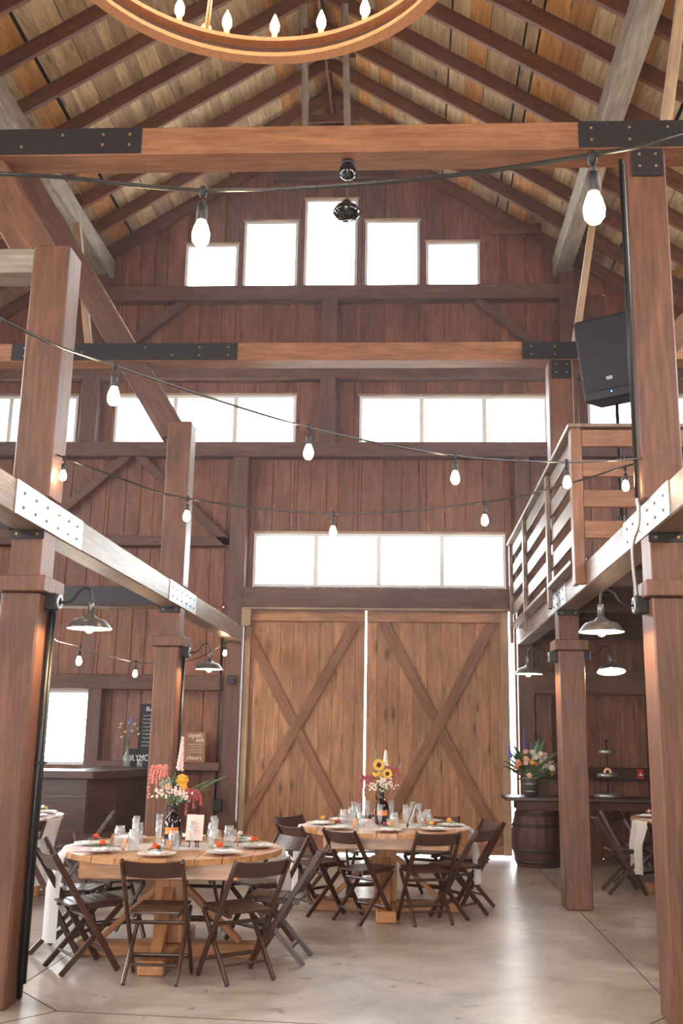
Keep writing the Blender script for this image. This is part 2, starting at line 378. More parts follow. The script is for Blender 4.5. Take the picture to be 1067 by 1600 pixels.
def window(n, r, panes, label, y=W, fw=.045, parent=None):
    x0, x1, z0, z1 = r; o = empty('window_%d' % n, ((x0+x1)/2, y, z0)); strc(o, label, 'window'); w = x1-x0; h = z1-z0
    def fr(nm, a, b, mat='white_frame'): return block(nm, a, b, mat, o, bev=.004)
    fr('frame', (-w/2, -.01, 0), (w/2, .06, fw)); fr('frame', (-w/2, -.01, h-fw), (w/2, .06, h)); fr('frame', (-w/2, -.01, fw), (-w/2+fw, .06, h-fw)); fr('frame', (w/2-fw, -.01, fw), (w/2, .06, h-fw))
    for i in range(1, panes): fr('mullion', (-w/2+w*i/panes-.035, -.005, fw), (-w/2+w*i/panes+.035, .055, h-fw))
    for i in range(panes):
        a = -w/2+w*i/panes+(fw if i == 0 else .035); b = -w/2+w*(i+1)/panes-(fw if i == panes-1 else .035)
        MB().box(((a+b)/2, .03, h/2), (b-a, .006, h-2*fw)).build('pane', 'window_glass', o)
    for s, c, d in (((-w/2-.02, -.03, h), (w/2+.02, .05, h+.03), 0),): fr('trim', s, c, 'trim_wood')
    return o
gl = ['lowest window at the left end of the stepped gable row', 'second gable window, stepping up left of the tallest', 'tallest gable window in the middle of the stepped row',
      'fourth gable window, stepping down right of the tallest', 'lowest window at the right end of the stepped gable row']
for i, r in enumerate(GW): window(i+1, r, 1, gl[i])
for i, (r, p, l) in enumerate(zip(MW+TW+BW, (3, 3, 2, 2, 4, 1), ('three-pane white window behind the slanting timber strut', 'three-pane white window above the right half of the doors', 'bright window behind the near left timber post',
        'bright window behind the black loudspeaker', 'four-pane transom window right above the sliding barn doors', 'bright square serving window behind the bar'))): window(6+i, r, p, l)

# heavy framing on the far wall
tn = [0]
def trim(a, b, label, mat='frame_wood', ends=None):
    tn[0] += 1; o = block('trim_%d' % tn[0], a, b, mat) if ends is None else bar('trim_%d' % tn[0], ends[0], ends[1], ends[2], ends[3], mat, None, (0, 1, 0))
    return strc(o, label, 'beam')
Y0, Y1 = W-.2, W-.005
trim((-4.95, Y0, 8.14), (2.47, Y1, 8.375), 'dark horizontal timber under the stepped gable windows')
trim((XL, Y0+.02, 6.86), (XR, Y1, 7.07), 'dark timber across the wall above the middle windows')
trim((XL, Y0, 5.63), (XR, Y1, 5.85), 'dark timber sill running under the middle windows')
trim((-1.36, Y0+.01, 5.85), (-1.12, Y1, 6.86), 'short dark post between the two middle windows')
trim((-1.36, Y0+.01, 7.07), (-1.12, Y1, 8.14), 'short dark post under the tallest gable window')
trim((-5.0, Y0+.01, 5.85), (-4.74, Y1, 8.62), 'dark wall post left of the middle windows')
trim((2.26, Y0+.01, 5.85), (2.5, Y1, 8.62), 'dark wall post behind the loudspeaker')
trim((-2.63, Y0+.01, 0), (-2.39, Y1, 5.63), 'tall dark wall post left of the sliding doors')
trim((1.53, Y0+.01, 0), (1.75, Y1, 5.63), 'tall dark wall post right of the sliding doors')
trim((-2.39, Y0-.02, 3.375), (1.53, Y1, 3.66), 'heavy dark header beam above the sliding doors')
trim((XL, Y0, 2.19), (-2.63, Y1, 2.4), 'weathered girt above the serving window', 'frame_wood')
trim((XL, Y0+.05, 4.28), (-2.63, Y1, 4.42), 'thin girt on the left part of the far wall')
trim((-4.56, Y0, 1.08), (-4.36, Y1, 2.19), 'short timber post beside the serving window')
trim((-4.36, Y0-.05, 1.09), (-2.63, Y1, 1.2), 'narrow timber ledge carrying the bar signs')
trim((1.75, Y0, 2.2), (XR, Y1, 2.52), 'dark girt high on the wall under the loft')
trim((1.75, Y0+.03, 1.05), (XR, Y1, 1.21), 'dark girt behind the tiered stand', 'dark_wood')
trim((3.3, Y0+.01, 0), (3.52, Y1, 2.2), 'dark wall post beside the red alarm box', 'dark_wood')
trim((2.0, W-.03, 1.25), (2.06, W, 2.2), 'thin dark batten on the wall behind the bouquet', 'dark_wood')
for a, b, l in (((-5.15, 4.83), (-4.2, 5.7), 'diagonal brace rising to the sill left of the far left post'), ((-4.08, 5.66), (-2.6, 4.26), 'diagonal brace falling from the sill to the tall wall post'),
                ((-4.75, 7.1), (-3.5, 8.15), 'diagonal brace under the left end of the gable sill'), ((1.02, 8.15), (2.27, 7.1), 'diagonal brace under the right end of the gable sill')):
    trim(None, None, l, 'frame_wood', ((a[0], W-.1, a[1]), (b[0], W-.1, b[1]), .13, .1))
strc(block('trim_30', (XC-.95, W-.13, 10.24), (XC+.95, W-.005, 10.42), 'frame_wood'), 'dark collar timber above the tallest gable window', 'beam')

# side walls and the camera-side wall: unseen boards, with openings guessed in for fill light
def boardwall(name, label, fixed, lo, hi, holes, top, axis, sgn):
    o = empty(name); strc(o, label, 'wall')
    xs = sorted(set([lo, hi]+[h[i] for h in holes for i in (0, 1)]))
    for a, b in zip(xs, xs[1:]):
        n = max(1, round((b-a)/.5))
        for i in range(n):
            p, q = a+(b-a)*i/n, a+(b-a)*(i+1)/n; m = (p+q)/2; z = 0; segs = []
            for h in sorted(holes, key=lambda h: h[2]):
                if h[0] < m < h[1]:
                    if h[2] > z+.01: segs.append((z, h[2]))
                    z = h[3]
            t = top(m)
            if t > z+.05: segs.append((z, t))
            for z0, z1 in segs:
                if axis == 'x': block('plank', (p, fixed, z0), (q, fixed+sgn*.06, z1), 'wall_wood', o, 2)
                else: block('plank', (fixed, p, z0), (fixed+sgn*.06, q, z1), 'wall_wood', o, 2)
    return o
SWL = [(-4, -1.5, 1.2, 2.6), (0, 2.5, 1.2, 2.6), (4, 6.5, 1.2, 2.6), (8, 10.5, 1.2, 2.6), (-4, -1.5, 4.6, 6.2), (0, 2.5, 4.6, 6.2), (4, 6.5, 4.6, 6.2), (8, 10.5, 4.6, 6.2)]
SWR = [h for h in SWL if h[2] > 4]
SWL = SWR+[(8, 10.5, 1.2, 2.6), (4, 6.5, 1.2, 2.6)]  # unseen side openings, put in to let daylight onto roof and aisle
boardwall('wall_left', 'long side wall of vertical boards beyond the bar', XL, YF, W, SWL, lambda m: zroof(XL)+.2, 'y', -1)
boardwall('wall_right', 'long side wall of vertical boards beyond the loft', XR, YF, W, SWR, lambda m: zroof(XR)+.2, 'y', 1)
FO = [(-3.2, .8, 0, 3.2), (-3.2, .8, 5.4, 6.4)]  # unseen rear openings, added and sized as a source of fill
boardwall('wall_front', 'camera-side gable wall with an open barn doorway', YF, XL, XR, FO, lambda m: zroof(m)+.24, 'x', -1)
for h in FO: portal('doorway_portal', ((h[0]+h[1])/2, YF-.08, (h[2]+h[3])/2), (pi/2, 0, 0), h[1]-h[0], h[3]-h[2])
for i, h in enumerate(HOLES):
    if h not in DO: portal('window_portal', ((h[0]+h[1])/2, W+.12, (h[2]+h[3])/2), (-pi/2, 0, 0), h[1]-h[0], h[3]-h[2])
for h in SWL: portal('window_portal', (XL-.08, (h[0]+h[1])/2, (h[2]+h[3])/2), (0, -pi/2, 0), h[3]-h[2], h[1]-h[0])
for h in SWR:
    portal('window_portal', (XR+.08, (h[0]+h[1])/2, (h[2]+h[3])/2), (0, pi/2, 0), h[3]-h[2], h[1]-h[0])

# sliding barn doors
def barn_door(n, edges, x0, x1, braces, label):
    o = empty('door_%d' % n, (0, W-.07, 0)); strc(o, label, 'door')
    for a, b in zip(edges, edges[1:]): block('plank', (a+.0005, random.uniform(0, .006), .03), (b-.0005, .05, 3.34), 'door_wood', o, 2, .004)
    for i, (p, q) in enumerate(braces): bar('brace', (p[0], -.017-.005*i, p[1]), (q[0], -.017-.005*i, q[1]), .15, .034, 'brace_wood', o, (0, 1, 0), .004)
    block('backing', (x0, .05, .03), (x1, .065, 3.34), 'dark_wood', o, 2, 0)  # added unseen sheet that stops daylight leaking between the planks
    block('top_rail', (x0, -.045, 3.19), (x1, -.001, 3.34), 'door_wood', o, 0)
    block('bottom_rail', (x0, -.045, .03), (x1, -.001, .16), 'door_wood', o, 0)
    return o
dl = barn_door(1, [-2.36, -2.23, -2.02, -1.84, -1.65, -1.46, -1.28, -1.09, -.93, -.77, -.634], -2.36, -.634, (((-2.3, 2.98), (-.76, .17)), ((-.76, 3.19), (-2.36, .3))), 'left sliding barn door of knotty boards with crossed braces')
dr = barn_door(2, [-.606, -.457, -.3, -.141, .057, .26, .462, .7, .946, 1.134, 1.313, 1.41], -.606, 1.41, (((-.37, 3.19), (1.25, .17)), ((1.18, 3.19), (-.42, .17))), 'right sliding barn door of knotty boards with crossed braces')
block('edge_post', (1.3, -.055, .03), (1.41, -.001, 3.36), 'trim_wood', dr, 2)
block('edge_post', (-2.36, -.05, .16), (-2.27, -.001, 3.19), 'trim_wood', dl, 2)
block('head_block', (-2.4, -.16, 3.1), (-2.27, -.05, 3.37), 'trim_wood', dl, 2)
strc(block('trim_31', (-2.38, W-.24, 3.345), (1.5, W-.06, 3.374), 'trim_wood'), 'pale door track board on top of the sliding doors', 'trim')

# ================================================================== TIMBER FRAME
def plate(parent, a, b, mat, bolts, axis=1, face=-1):
    """steel plate between corners a,b with bolts at (u,v) on its face"""
    p = block('steel_plate', a, b, mat, parent, bev=.002)
    for (u, v) in bolts:
        if axis == 1: c = Vector((u, min(a[1], b[1]) if face < 0 else max(a[1], b[1]), v)); R = Matrix.Rotation(pi/2, 3, 'X')
        else: c = Vector((max(a[0], b[0]) if face > 0 else min(a[0], b[0]), u, v)); R = Matrix.Rotation(pi/2, 3, 'Y')
        k = MB().lathe([(.0, -.008), (.0085, -.008), (.0105, 0), (.0085, .008), (0, .008)], 8, c, R).build('bolt', 'bolt_metal' if mat == 'black_steel' else 'conduit_grey', p)
        k.matrix_basis = p.matrix_basis.inverted()
    return p
B1, B2 = 6.2, 10.15
Zb0, Zb1 = 2.87, 3.087
def post(tagname, x0, x1, y, top, label, nx, side):
    """nx: x of neck edges, side: +1 nave on the right"""
    o = empty('timber_post', ((x0+x1)/2, y+.15, 0)); c = (x0+x1)/2
    strc(o, label, 'post')
    def B(nm, a, b, mat='post_wood', **k): return block(nm, (a[0]-c, a[1]-y-.15, a[2]), (b[0]-c, b[1]-y-.15, b[2]), mat, o, 2, **k)
    B('lower_casing', (x0, y, 0), (x1, y+.3, 2.463), bev=.012)
    col = B('collar', (x0-.04, y-.035, 2.463), (x1+.04, y+.335, 2.565)); 
    B('neck', (nx[0], y+.03, 2.565), (nx[1], y+.27, Zb0))
    B('upper_post', (nx[0]-.03, y+.02, Zb1), (nx[1]+.02, y+.27, top), bev=.01)
    p = plate(o, (nx[0]-c-.01, -.13, Zb0-.06), (nx[1]-c+.01, -.12, Zb0-.003), 'black_steel', [(nx[0]-c+.035, Zb0-.03), (nx[1]-c-.035, Zb0-.03)])
    return o
PL1 = post('L1', -2.60, -2.35, B1, 4.88, 'near left timber post, short, with the slanting strut on its top', (-2.575, -2.37), 1)
PL2 = post('L2', -2.60, -2.35, B2, 4.88, 'far left timber post beside the end of the bar', (-2.575, -2.37), 1)
PR1 = post('R1', 1.50, 1.76, B1, 5.56, 'near right timber post, rising to the tie beam at the frame edge', (1.51, 1.72), -1)
PR2 = post('R2', 1.50, 1.76, B2, 5.56, 'far right timber post standing beside the barrel table', (1.51, 1.72), -1)

def loftbeam(x0, x1, nave, label):
    o = empty('loft_beam', ((x0+x1)/2, 0, Zb0)); strc(o, label, 'beam'); c = (x0+x1)/2; fx = (x1-c) if nave > 0 else (x0-c); h = Zb1-Zb0
    for a, b in ((-5.5, 6.33), (6.335, 10.28), (10.285, W-.21)): block('timber', (x0-c, a, 0), (x1-c, b, h), 'loft_wood', o, 1, bev=.01)
    for y in (B1+.15, B2+.15):
        plate(o, (fx, y-.62, .003), (fx+nave*.008, y+.62, h-.003), 'galvanised', [(y+k, z) for k in (-.5, -.3, -.1, .12, .32, .5) for z in (.06, .15)], 0, nave)
    return o
LBL = loftbeam(-2.57, -2.37, 1, 'long left loft beam with galvanised plates, running over the left posts')
LBR = loftbeam(1.515, 1.72, -1, 'long right loft beam with galvanised plates, carrying the loft railing')

def tiebeam(y, label, pl, bl):
    o = empty('tie_beam', (XC, y, 5.56)); strc(o, label, 'beam')
    block('timber', (-4.6, 0, 0), (4.6, .25, .208), 'beam_wood', o, 0, bev=.008)
    for (a, b), bs in zip(pl, bl): plate(o, (a-XC, -.008, .004), (b-XC, 0, .204), 'black_steel', [(x-XC, z) for x, z in bs])
    return o
T1 = tiebeam(B1, 'near orange-brown tie beam across the top of the picture', ((-3.6, -1.895), (1.153, 2.4)),
             ([(-3.3, .06), (-2.75, .06), (-2.46, .15), (-2.17, .15), (-2.17, .07), (-1.98, .15), (-1.98, .07)], [(1.24, .15), (1.24, .06), (1.5, .15), (1.5, .06), (1.76, .15), (2.0, .1)]))
T2 = tiebeam(B2, 'far tie beam crossing in front of the middle windows', ((-4.39, -1.882), (1.201, 1.79)),
             ([(-4.25, .15), (-4.25, .06), (-3.6, .1), (-2.9, .15), (-2.6, .06), (-2.3, .15), (-2.3, .06), (-1.98, .15), (-1.98, .06)], [(1.3, .15), (1.3, .06), (1.55, .15), (1.55, .06)]))
for P, y in ((PR1, B1), (PR2, B2)):
    plate(P, (-.12, -.148, 5.35), (.09, -.14, 5.556), 'black_steel', [(-.07, 5.51), (.04, 5.51), (-.07, 5.42), (.04, 5.42)])

# purlins and struts
for s, l in ((-1, 'weathered grey hewn purlin under the left rafters'), (1, 'weathered grey hewn purlin under the right rafters')):
    x = XC+s*3.57; strc(block('purlin', (x-.13, YF+.3, 8.58), (x+.13, W-.01, 8.89), 'grey_wood', bev=.02), l, 'beam')
for y, l in ((B1, 'near slanting strut leaning out from the near left post top'), (B2, 'slanting strut crossing the middle windows to the far left post')):
    d = Vector((-.53, 0, .848)); nrm = Vector((-.848, 0, -.53)); a = Vector((-2.44, y+.155, 4.83))+nrm*.14; e = Vector((-4.66, y+.155, 8.42))+nrm*.14
    strc(bar('strut', a, e, .28, .2, 'frame_wood' if y > 8 else 'post_wood', None, (0, 1, 0)), l, 'beam')
for y, n in ((B1, 'near'), (B2, 'far')):
    strc(bar('strut', (1.8, y+.31, 5.72), (2.28, y+.31, 8.6), .075, .09, 'trim_wood', None, (0, 1, 0)), 'thin pale strut rising from the %s tie beam to the right purlin' % n, 'beam')
strc(bar('strut', (-3.62, B2+.33, 5.7), (-3.9, B2+.33, 7.4), .075, .07, 'trim_wood', None, (0, 1, 0)), 'thin pale strut just right of the near left post top', 'beam')
for x, xt, s in ((-1.33, -1.41, -1), (-.80, -.87, 1)):
    strc(bar('hanger_board', (x, 11.2, 8.9), (xt, 11.25, 10.93), .085, .05, 'grey_wood', None, (0, 1, 0)), 'pale weathered hanger board %s of the ridge' % ('left' if s < 0 else 'right'), 'board')
strc(bar('collar_board', (XC-.16, 11.16, 10.42), (XC+.4, 11.16, 10.42), .05, .16, 'rafter_wood'), 'short board joining the two hanger boards', 'board')
strc(bar('hanger_rail', (XC-3.2, 11.26, 8.8), (XC+3.2, 11.26, 8.8), .06, .2, 'frame_wood'), 'dark rail under the two hanger boards', 'beam')
strc(block('aisle_beam', (XL, B1+.03, 4.68), (-2.6, B1+.25, 4.86), 'grey_wood'), 'grey aisle beam left of the near left post top', 'beam')
for y, n in ((B1, 'near'), (B2, 'far')):
    o = empty('aisle_beam', (-5, y, Zb0)); strc(o, 'aisle tie beam with a black plate left of the %s left post' % n, 'beam')
    block('timber', (XL+5, .03, 0), (2.4, .27, .217), 'frame_wood', o, 0); plate(o, (.2, .02, .012), (2.4, .03, .205), 'black_steel', [(1.0, .15), (1.0, .07), (1.4, .15), (1.4, .07), (2.2, .15)])
strc(bar('knee_brace', (1.66, B1+.15, 4.12), (2.55, B1+.15, 5.0), .16, .14, 'post_wood', None, (0, 1, 0)), 'short knee brace right of the near right post', 'beam')
strc(bar('knee_brace', (1.25, W-.3, 9.24), (2.0, W-.3, 9.24), .12, .1, 'rafter_wood', None, (0, 1, 0)), 'short pale timber tucked under the right rafters by the gable', 'beam')

# loft on the right
deck = empty('loft_floor', (0, 0, Zb1)); strc(deck, 'dark plank loft floor over the right aisle', 'floor')
y = 8.55
while y < W-.25:
    block('plank', (1.53, y, .0), (XR, min(y+.198, W-.21), .045), 'loft_deck_wood', deck, 0); y += .2
y = 8.7
while y < W-.3:
    block('joist', (1.725, y, -.19), (XR, y+.05, -.001), 'loft_deck_wood', deck, 0, 0); y += .61
for y in (B1, B2): block('cross_beam', (1.725, y+.03, -.217), (XR, y+.27, -.001), 'frame_wood', deck, 0)
rail = empty('loft_railing', (1.515, 8.53, Zb1)); tag(rail, 'wooden slatted railing around the loft edge', 'railing')
RZ = [(.205, .36), (.48, .635), (.755, .91), (1.03, 1.185)]
py = [0, 1.72, 3.9, 5.6]
for i, q in enumerate(py):
    if i == 0: block('rail_post', (-.095, 0, -.2), (-.004, .05, 1.2), 'beam_wood', rail, 2); block('rail_post', (-.095, .05, -.2), (-.052, .14, 1.2), 'beam_wood', rail, 2)
    else: block('rail_post', (-.095, q-.05, -.2), (-.052, q+.05, 1.2), 'loft_wood', rail, 2)
for z0, z1 in RZ:
    block('rail_board', (-.05, .05, z0), (-.02, 5.65, z1), 'loft_wood', rail, 1); block('rail_board', (-.002, .012, z0), (3.4, .042, z1), 'beam_wood', rail, 0)
block('cap_rail', (-.12, -.02, 1.2), (.02, 5.65, 1.235), 'loft_wood', rail, 1); block('cap_rail', (.022, -.02, 1.2), (3.4, .08, 1.235), 'loft_wood', rail, 0)
for a, b in zip(py, py[1:]): block('kick_board', (-.11, a+(.16 if a == 0 else .07), -.002), (-.004, b-.07, .04), 'loft_wood', rail, 1)

# ================================================================== LAMPS AND LIGHT STRINGS
def wall_lamp(p, s, label, tilt=0.0, drop=0.0):
    o = empty('gooseneck_lamp', p); tag(o, label, 'lamp', 'gooseneck barn lamps on the posts')
    block('mount_box', (0, -.05, -.055), (s*.075, .05, .055), 'black_metal', o)
    MB().lathe([(.03, 0), (.05, .002), (.052, .01), (.034, .014), (.028, .008)], 18, (s*.075, 0, 0), Matrix.Rotation(s*pi/2, 3, 'Y')).build('cover_ring', 'galvanised', o, True)
    pts = spline([(s*.075, 0, 0), (s*.13, 0, 0), (s*.17, 0, .022), (s*.205, 0, .075), (s*.25, 0, .097), (s*.283, 0, .07), (s*.29, 0, .0)], 5)
    MB().tube(pts, .0085, 8).build('neck', 'black_metal', o, True)
    h = empty('lamp_head', (s*.29, 0, 0), 0, o); h.rotation_euler = (tilt, 0, 0)
    MB().lathe([(.0, .01), (.018, .005), (.021, -.02), (.024, -.085), (.0, -.087)], 14).build('socket', 'shade_outer', h, True)
    MB().lathe([(.022, -.075), (.036, -.088), (.046, -.098), (.1, -.115), (.112, -.126), (.142, -.166), (.143, -.17)], 28).build('shade', 'shade_outer', h, True)
    MB().lathe([(.142, -.1705), (.11, -.13), (.098, -.119), (.045, -.102), (.0, -.095)], 28).build('shade_lining', 'shade_inner', h, True)
    MB().ball((0, 0, -.162), .031, 10, 6, (1, 1, 1.2)).build('bulb', 'lamp_glow', h, True)
    return o
wall_lamp((-2.35, 6.35, 2.415), 1, 'gooseneck lamp with flared shade on the near left post')
wall_lamp((-2.35, 10.3, 2.41), 1, 'gooseneck lamp with flared shade on the far left post')
wall_lamp((1.5, 6.35, 2.425), -1, 'gooseneck lamp with flared shade on the near right post')
wall_lamp((1.5, 10.3, 2.4), -1, 'gooseneck lamp on the nave side of the far right post')
wall_lamp((1.76, 10.36, 2.43), 1, 'gooseneck lamp tipped up on the aisle side of the far right post', -.22)

def strand(pts, bulbs, label, r=.007, bs=1.0, glow='bulb_glow'):
    o = empty('string_light', pts[0]); tag(o, label, 'string lights', 'festoon light strings'); b0 = Vector(pts[0])
    sp = [p-b0 for p in spline(pts, 8)]; MB().tube(sp, r, 6).build('cable', 'cable_shiny', o, True)
    for (x, y, z) in bulbs:
        q = Vector((x, y, z))-b0
        s = empty('lamp_holder', q, 0, o)
        MB().lathe([(.004, .02), (.012, .012), (.012, -.012), (.005, -.02)], 8).build('cable_clip', 'cable_black', s, True)
        MB().tube([(0, 0, -.015), (.004, 0, -.03), (0, 0, -.045)], .004*bs, 6).build('drop_cord', 'cable_black', s, True)
        MB().lathe([(.004, -.042*bs), (.014*bs, -.045*bs), (.018*bs, -.055*bs), (.019*bs, -.1*bs), (.015*bs, -.104*bs)], 12).build('socket', 'cable_black', s, True)
        MB().lathe([(.001, -.1*bs), (.014*bs, -.104*bs), (.022*bs, -.124*bs), (.029*bs, -.15*bs), (.027*bs, -.172*bs), (.016*bs, -.188*bs), (.001, -.193*bs)], 12).build('bulb', glow, s, True)
    return o
strand([(-3.4, 3.4, 3.75), (-2.2, 3.0, 3.42), (-1.257, 2.7, 3.262), (-.62, 2.65, 3.17), (-.038, 2.4, 3.042), (.43, 2.2, 2.985), (.63, 2.1, 2.974), (1.2, 1.9, 3.05), (2.0, 1.6, 3.3)], [(-.615, 2.65, 3.165), (.44, 2.2, 2.98)], 'nearest light string crossing high in front of the tie beam', .0065, .92)
strand([(-1.9, 1.6, 2.95), (-1.347, 3.0, 2.919), (-1.172, 3.7, 3.022), (-.498, 4.7, 3.081), (.253, 5.4, 3.136), (.952, 5.9, 3.239), (1.497, 6.24, 3.36)], [(-1.172, 3.7, 3.022), (-.498, 4.7, 3.081), (.253, 5.4, 3.136), (.952, 5.9, 3.239)], 'light string running from upper left down to the near right post', .006, .86)
strand([(-2.35, 6.3, 3.395), (-1.9, 6.3, 3.23), (-1.455, 6.3, 3.098), (-.49, 6.3, 3.0), (.483, 6.3, 3.08), (1.0, 6.3, 3.2), (1.44, 6.27, 3.33)], [(-2.297, 6.3, 3.37), (-1.455, 6.3, 3.098), (-.495, 6.3, 3.0), (.483, 6.3, 3.08), (1.39, 6.3, 3.31)], 'sagging light string strung between the two near posts', .006, .8)
strand([(-2.36, 6.49, 2.25), (-2.75, 7.7, 2.29), (-2.994, 9.0, 2.353), (-3.02, 11.0, 2.357), (-2.75, 12.5, 2.484), (-2.513, 13.6, 2.8), (-2.46, 14.15, 2.9)], [(-2.994, 9.0, 2.355), (-3.02, 11.0, 2.36), (-2.513, 13.6, 2.8)], 'small light string hanging above the bar', .006, .9)

# ring chandelier
ch = empty('chandelier', (-.547, 2.82, 4.3)); tag(ch, 'round iron ring chandelier with flame bulbs at the top of the picture', 'chandelier'); R = .773
MB().lathe([(R, 0), (R, .09), (R-.05, .09), (R-.05, .072), (R-.012, .07), (R-.012, .02), (R-.05, .018), (R-.05, 0), (R, 0)], 72).build('ring', 'iron_ring', ch)
MB().lathe([(R-.0125, .068), (R-.0125, .022)], 72).build('ring_web', 'iron_ring_dark', ch)
for k in range(24):
    a = radians(91.5+15*k); h = empty('candle_light', ((R-.022)*cos(a), (R-.022)*sin(a), .09), 0, ch)
    MB().lathe([(.0, 0), (.018, 0), (.018, .006), (.0115, .008), (.0115, .04), (0, .04)], 10).build('candle_sleeve', 'candle_sleeve', h, True)
    MB().lathe([(.001, .038), (.01, .04), (.019, .06), (.0195, .078), (.013, .1), (.006, .118), (.001, .13)], 10).build('flame_bulb', 'flame_glow', h, True)
for a in (113, 233, 353):
    a = radians(a); b = Vector(((R-.03)*cos(a), (R-.03)*sin(a), .075)); t = Vector((.03*cos(a), .03*sin(a), 1.5))
    MB().tube([b, t], .009, 8).ball(b+Vector((0, 0, .03)), .022, 8, 5).build('rod', 'iron_ring', ch, True)
MB().lathe([(.0, 1.44), (.05, 1.46), (.05, 1.52), (.0, 1.56)], 12).tube([(0, 0, 1.5), (0, 0, zroof(-.547)-4.3)], .012, 8).build('stem', 'iron_ring', ch, True)

# smoked globes under the near tie beam
o = empty('globe_lamp', (-.447, 6.33, 5.56)); tag(o, 'small black globe fitting under the near tie beam', 'lamp')
MB().lathe([(0, 0), (.045, 0), (.045, -.02), (.03, -.025), (0, -.025)], 14).build('base', 'black_metal', o, True)
MB().ball((0, 0, -.078), .062, 14, 9).build('globe', 'smoked_glass', o, True)
o = empty('bowl_lamp', (-.455, 6.42, 5.56)); tag(o, 'wide black bowl fitting on a thin rod below the globe', 'lamp')
MB().tube([(0, 0, 0), (0, 0, -.27)], .006, 8).build('rod', 'black_metal', o, True)
MB().lathe([(.0, -.25), (.03, -.255), (.04, -.28), (.075, -.3), (.098, -.335), (.098, -.352), (.07, -.385), (.0, -.4)], 20).build('bowl', 'smoked_glass', o, True)

# conduits on the posts
def conduit(pts, label, r=.015, mat='black_metal', clips=()):
    o = empty('conduit', pts[0]); b = Vector(pts[0]); tag(o, label, 'conduit'); MB().tube([Vector(p)-b for p in pts], r, 8).build('pipe', mat, o, True)
    for z in clips: MB().box(Vector((pts[0][0], pts[0][1], z))-b, (r*3.4, r*2.6, .012)).build('clip', mat, o)
    return o
conduit([(-2.329, 6.37, 2.36), (-2.329, 6.37, .03)], 'front black conduit running down the near left post', .016, 'black_metal', (1.4,))
conduit([(-2.329, 6.43, 2.36), (-2.329, 6.43, .1)], 'back black conduit running down the near left post', .016, 'black_metal', (1.4,))
conduit([(-2.334, 10.34, 2.36), (-2.334, 10.34, .02)], 'black conduit running down the far left post', .014)
conduit(spline([(1.462, 6.3, 5.5), (1.465, 6.3, 4.4), (1.465, 6.3, 3.2), (1.46, 6.3, 2.95), (1.425, 6.33, 2.82), (1.425, 6.34, 2.65), (1.44, 6.35, 2.48)], 6), 'bright metal conduit running down the near right post', .013, 'conduit_grey')
conduit([(1.44, 6.25, 5.5), (1.445, 6.25, 3.1)], 'dark conduit beside the bright one on the near right post', .012)
conduit([(-2.66, 14.17, 2.95), (-2.66, 14.17, .5)], 'black conduit on the wall post beside the bar sign', .013, 'black_metal', (2.3,))

# ================================================================== LOFT LOUDSPEAKER
o = empty('loudspeaker', (1.99, 9.42, 4.87), radians(-20)); tag(o, 'black loudspeaker tilted on a pole above the loft railing', 'loudspeaker')
o.rotation_euler = (radians(7), radians(-5), radians(-20))
def prism(name, pts, z0, z1, mat, par, bev=.012):
    return polyplank(name, pts, z1-z0, mat, par, Matrix.Translation((0, 0, z0)), bev)
prism('cabinet', [(-.28, 0), (.28, 0), (.18, .38), (-.18, .38)], 0, .84, 'speaker_black', o, .02)
block('grille', (-.25, -.014, .1), (.25, .001, .82), 'speaker_grille', o, 2, .01)
block('badge', (-.03, -.019, .19), (.03, -.013, .225), 'logo_silver', o)
MB().ball((.0, -.015, .07), .007, 8, 5).build('status_light', 'led_blue', o)
st = empty('speaker_stand', (2.08, 9.66, Zb1+.045)); tag(st, 'black pole stand carrying the loudspeaker on the loft', 'stand')
MB().tube([(0, 0, .02), (0, 0, 1.78)], .019, 10).build('pole', 'black_metal', st, True)
MB().lathe([(0, .5), (.032, .5), (.032, .6), (0, .6)], 10).build('collar', 'black_metal', st)
for k in range(3):
    a = radians(30+120*k); MB().tube([(0, 0, .56), (.42*cos(a), .42*sin(a), .012)], .011, 6).build('leg', 'black_metal', st, True)
MB().tube(spline([(.03, 0, 1.3), (.07, -.05, .9), (.03, -.04, .5), (.1, -.06, .25), (.3, -.1, .02)], 5), .007, 6).build('cable', 'cable_shiny', st, True)

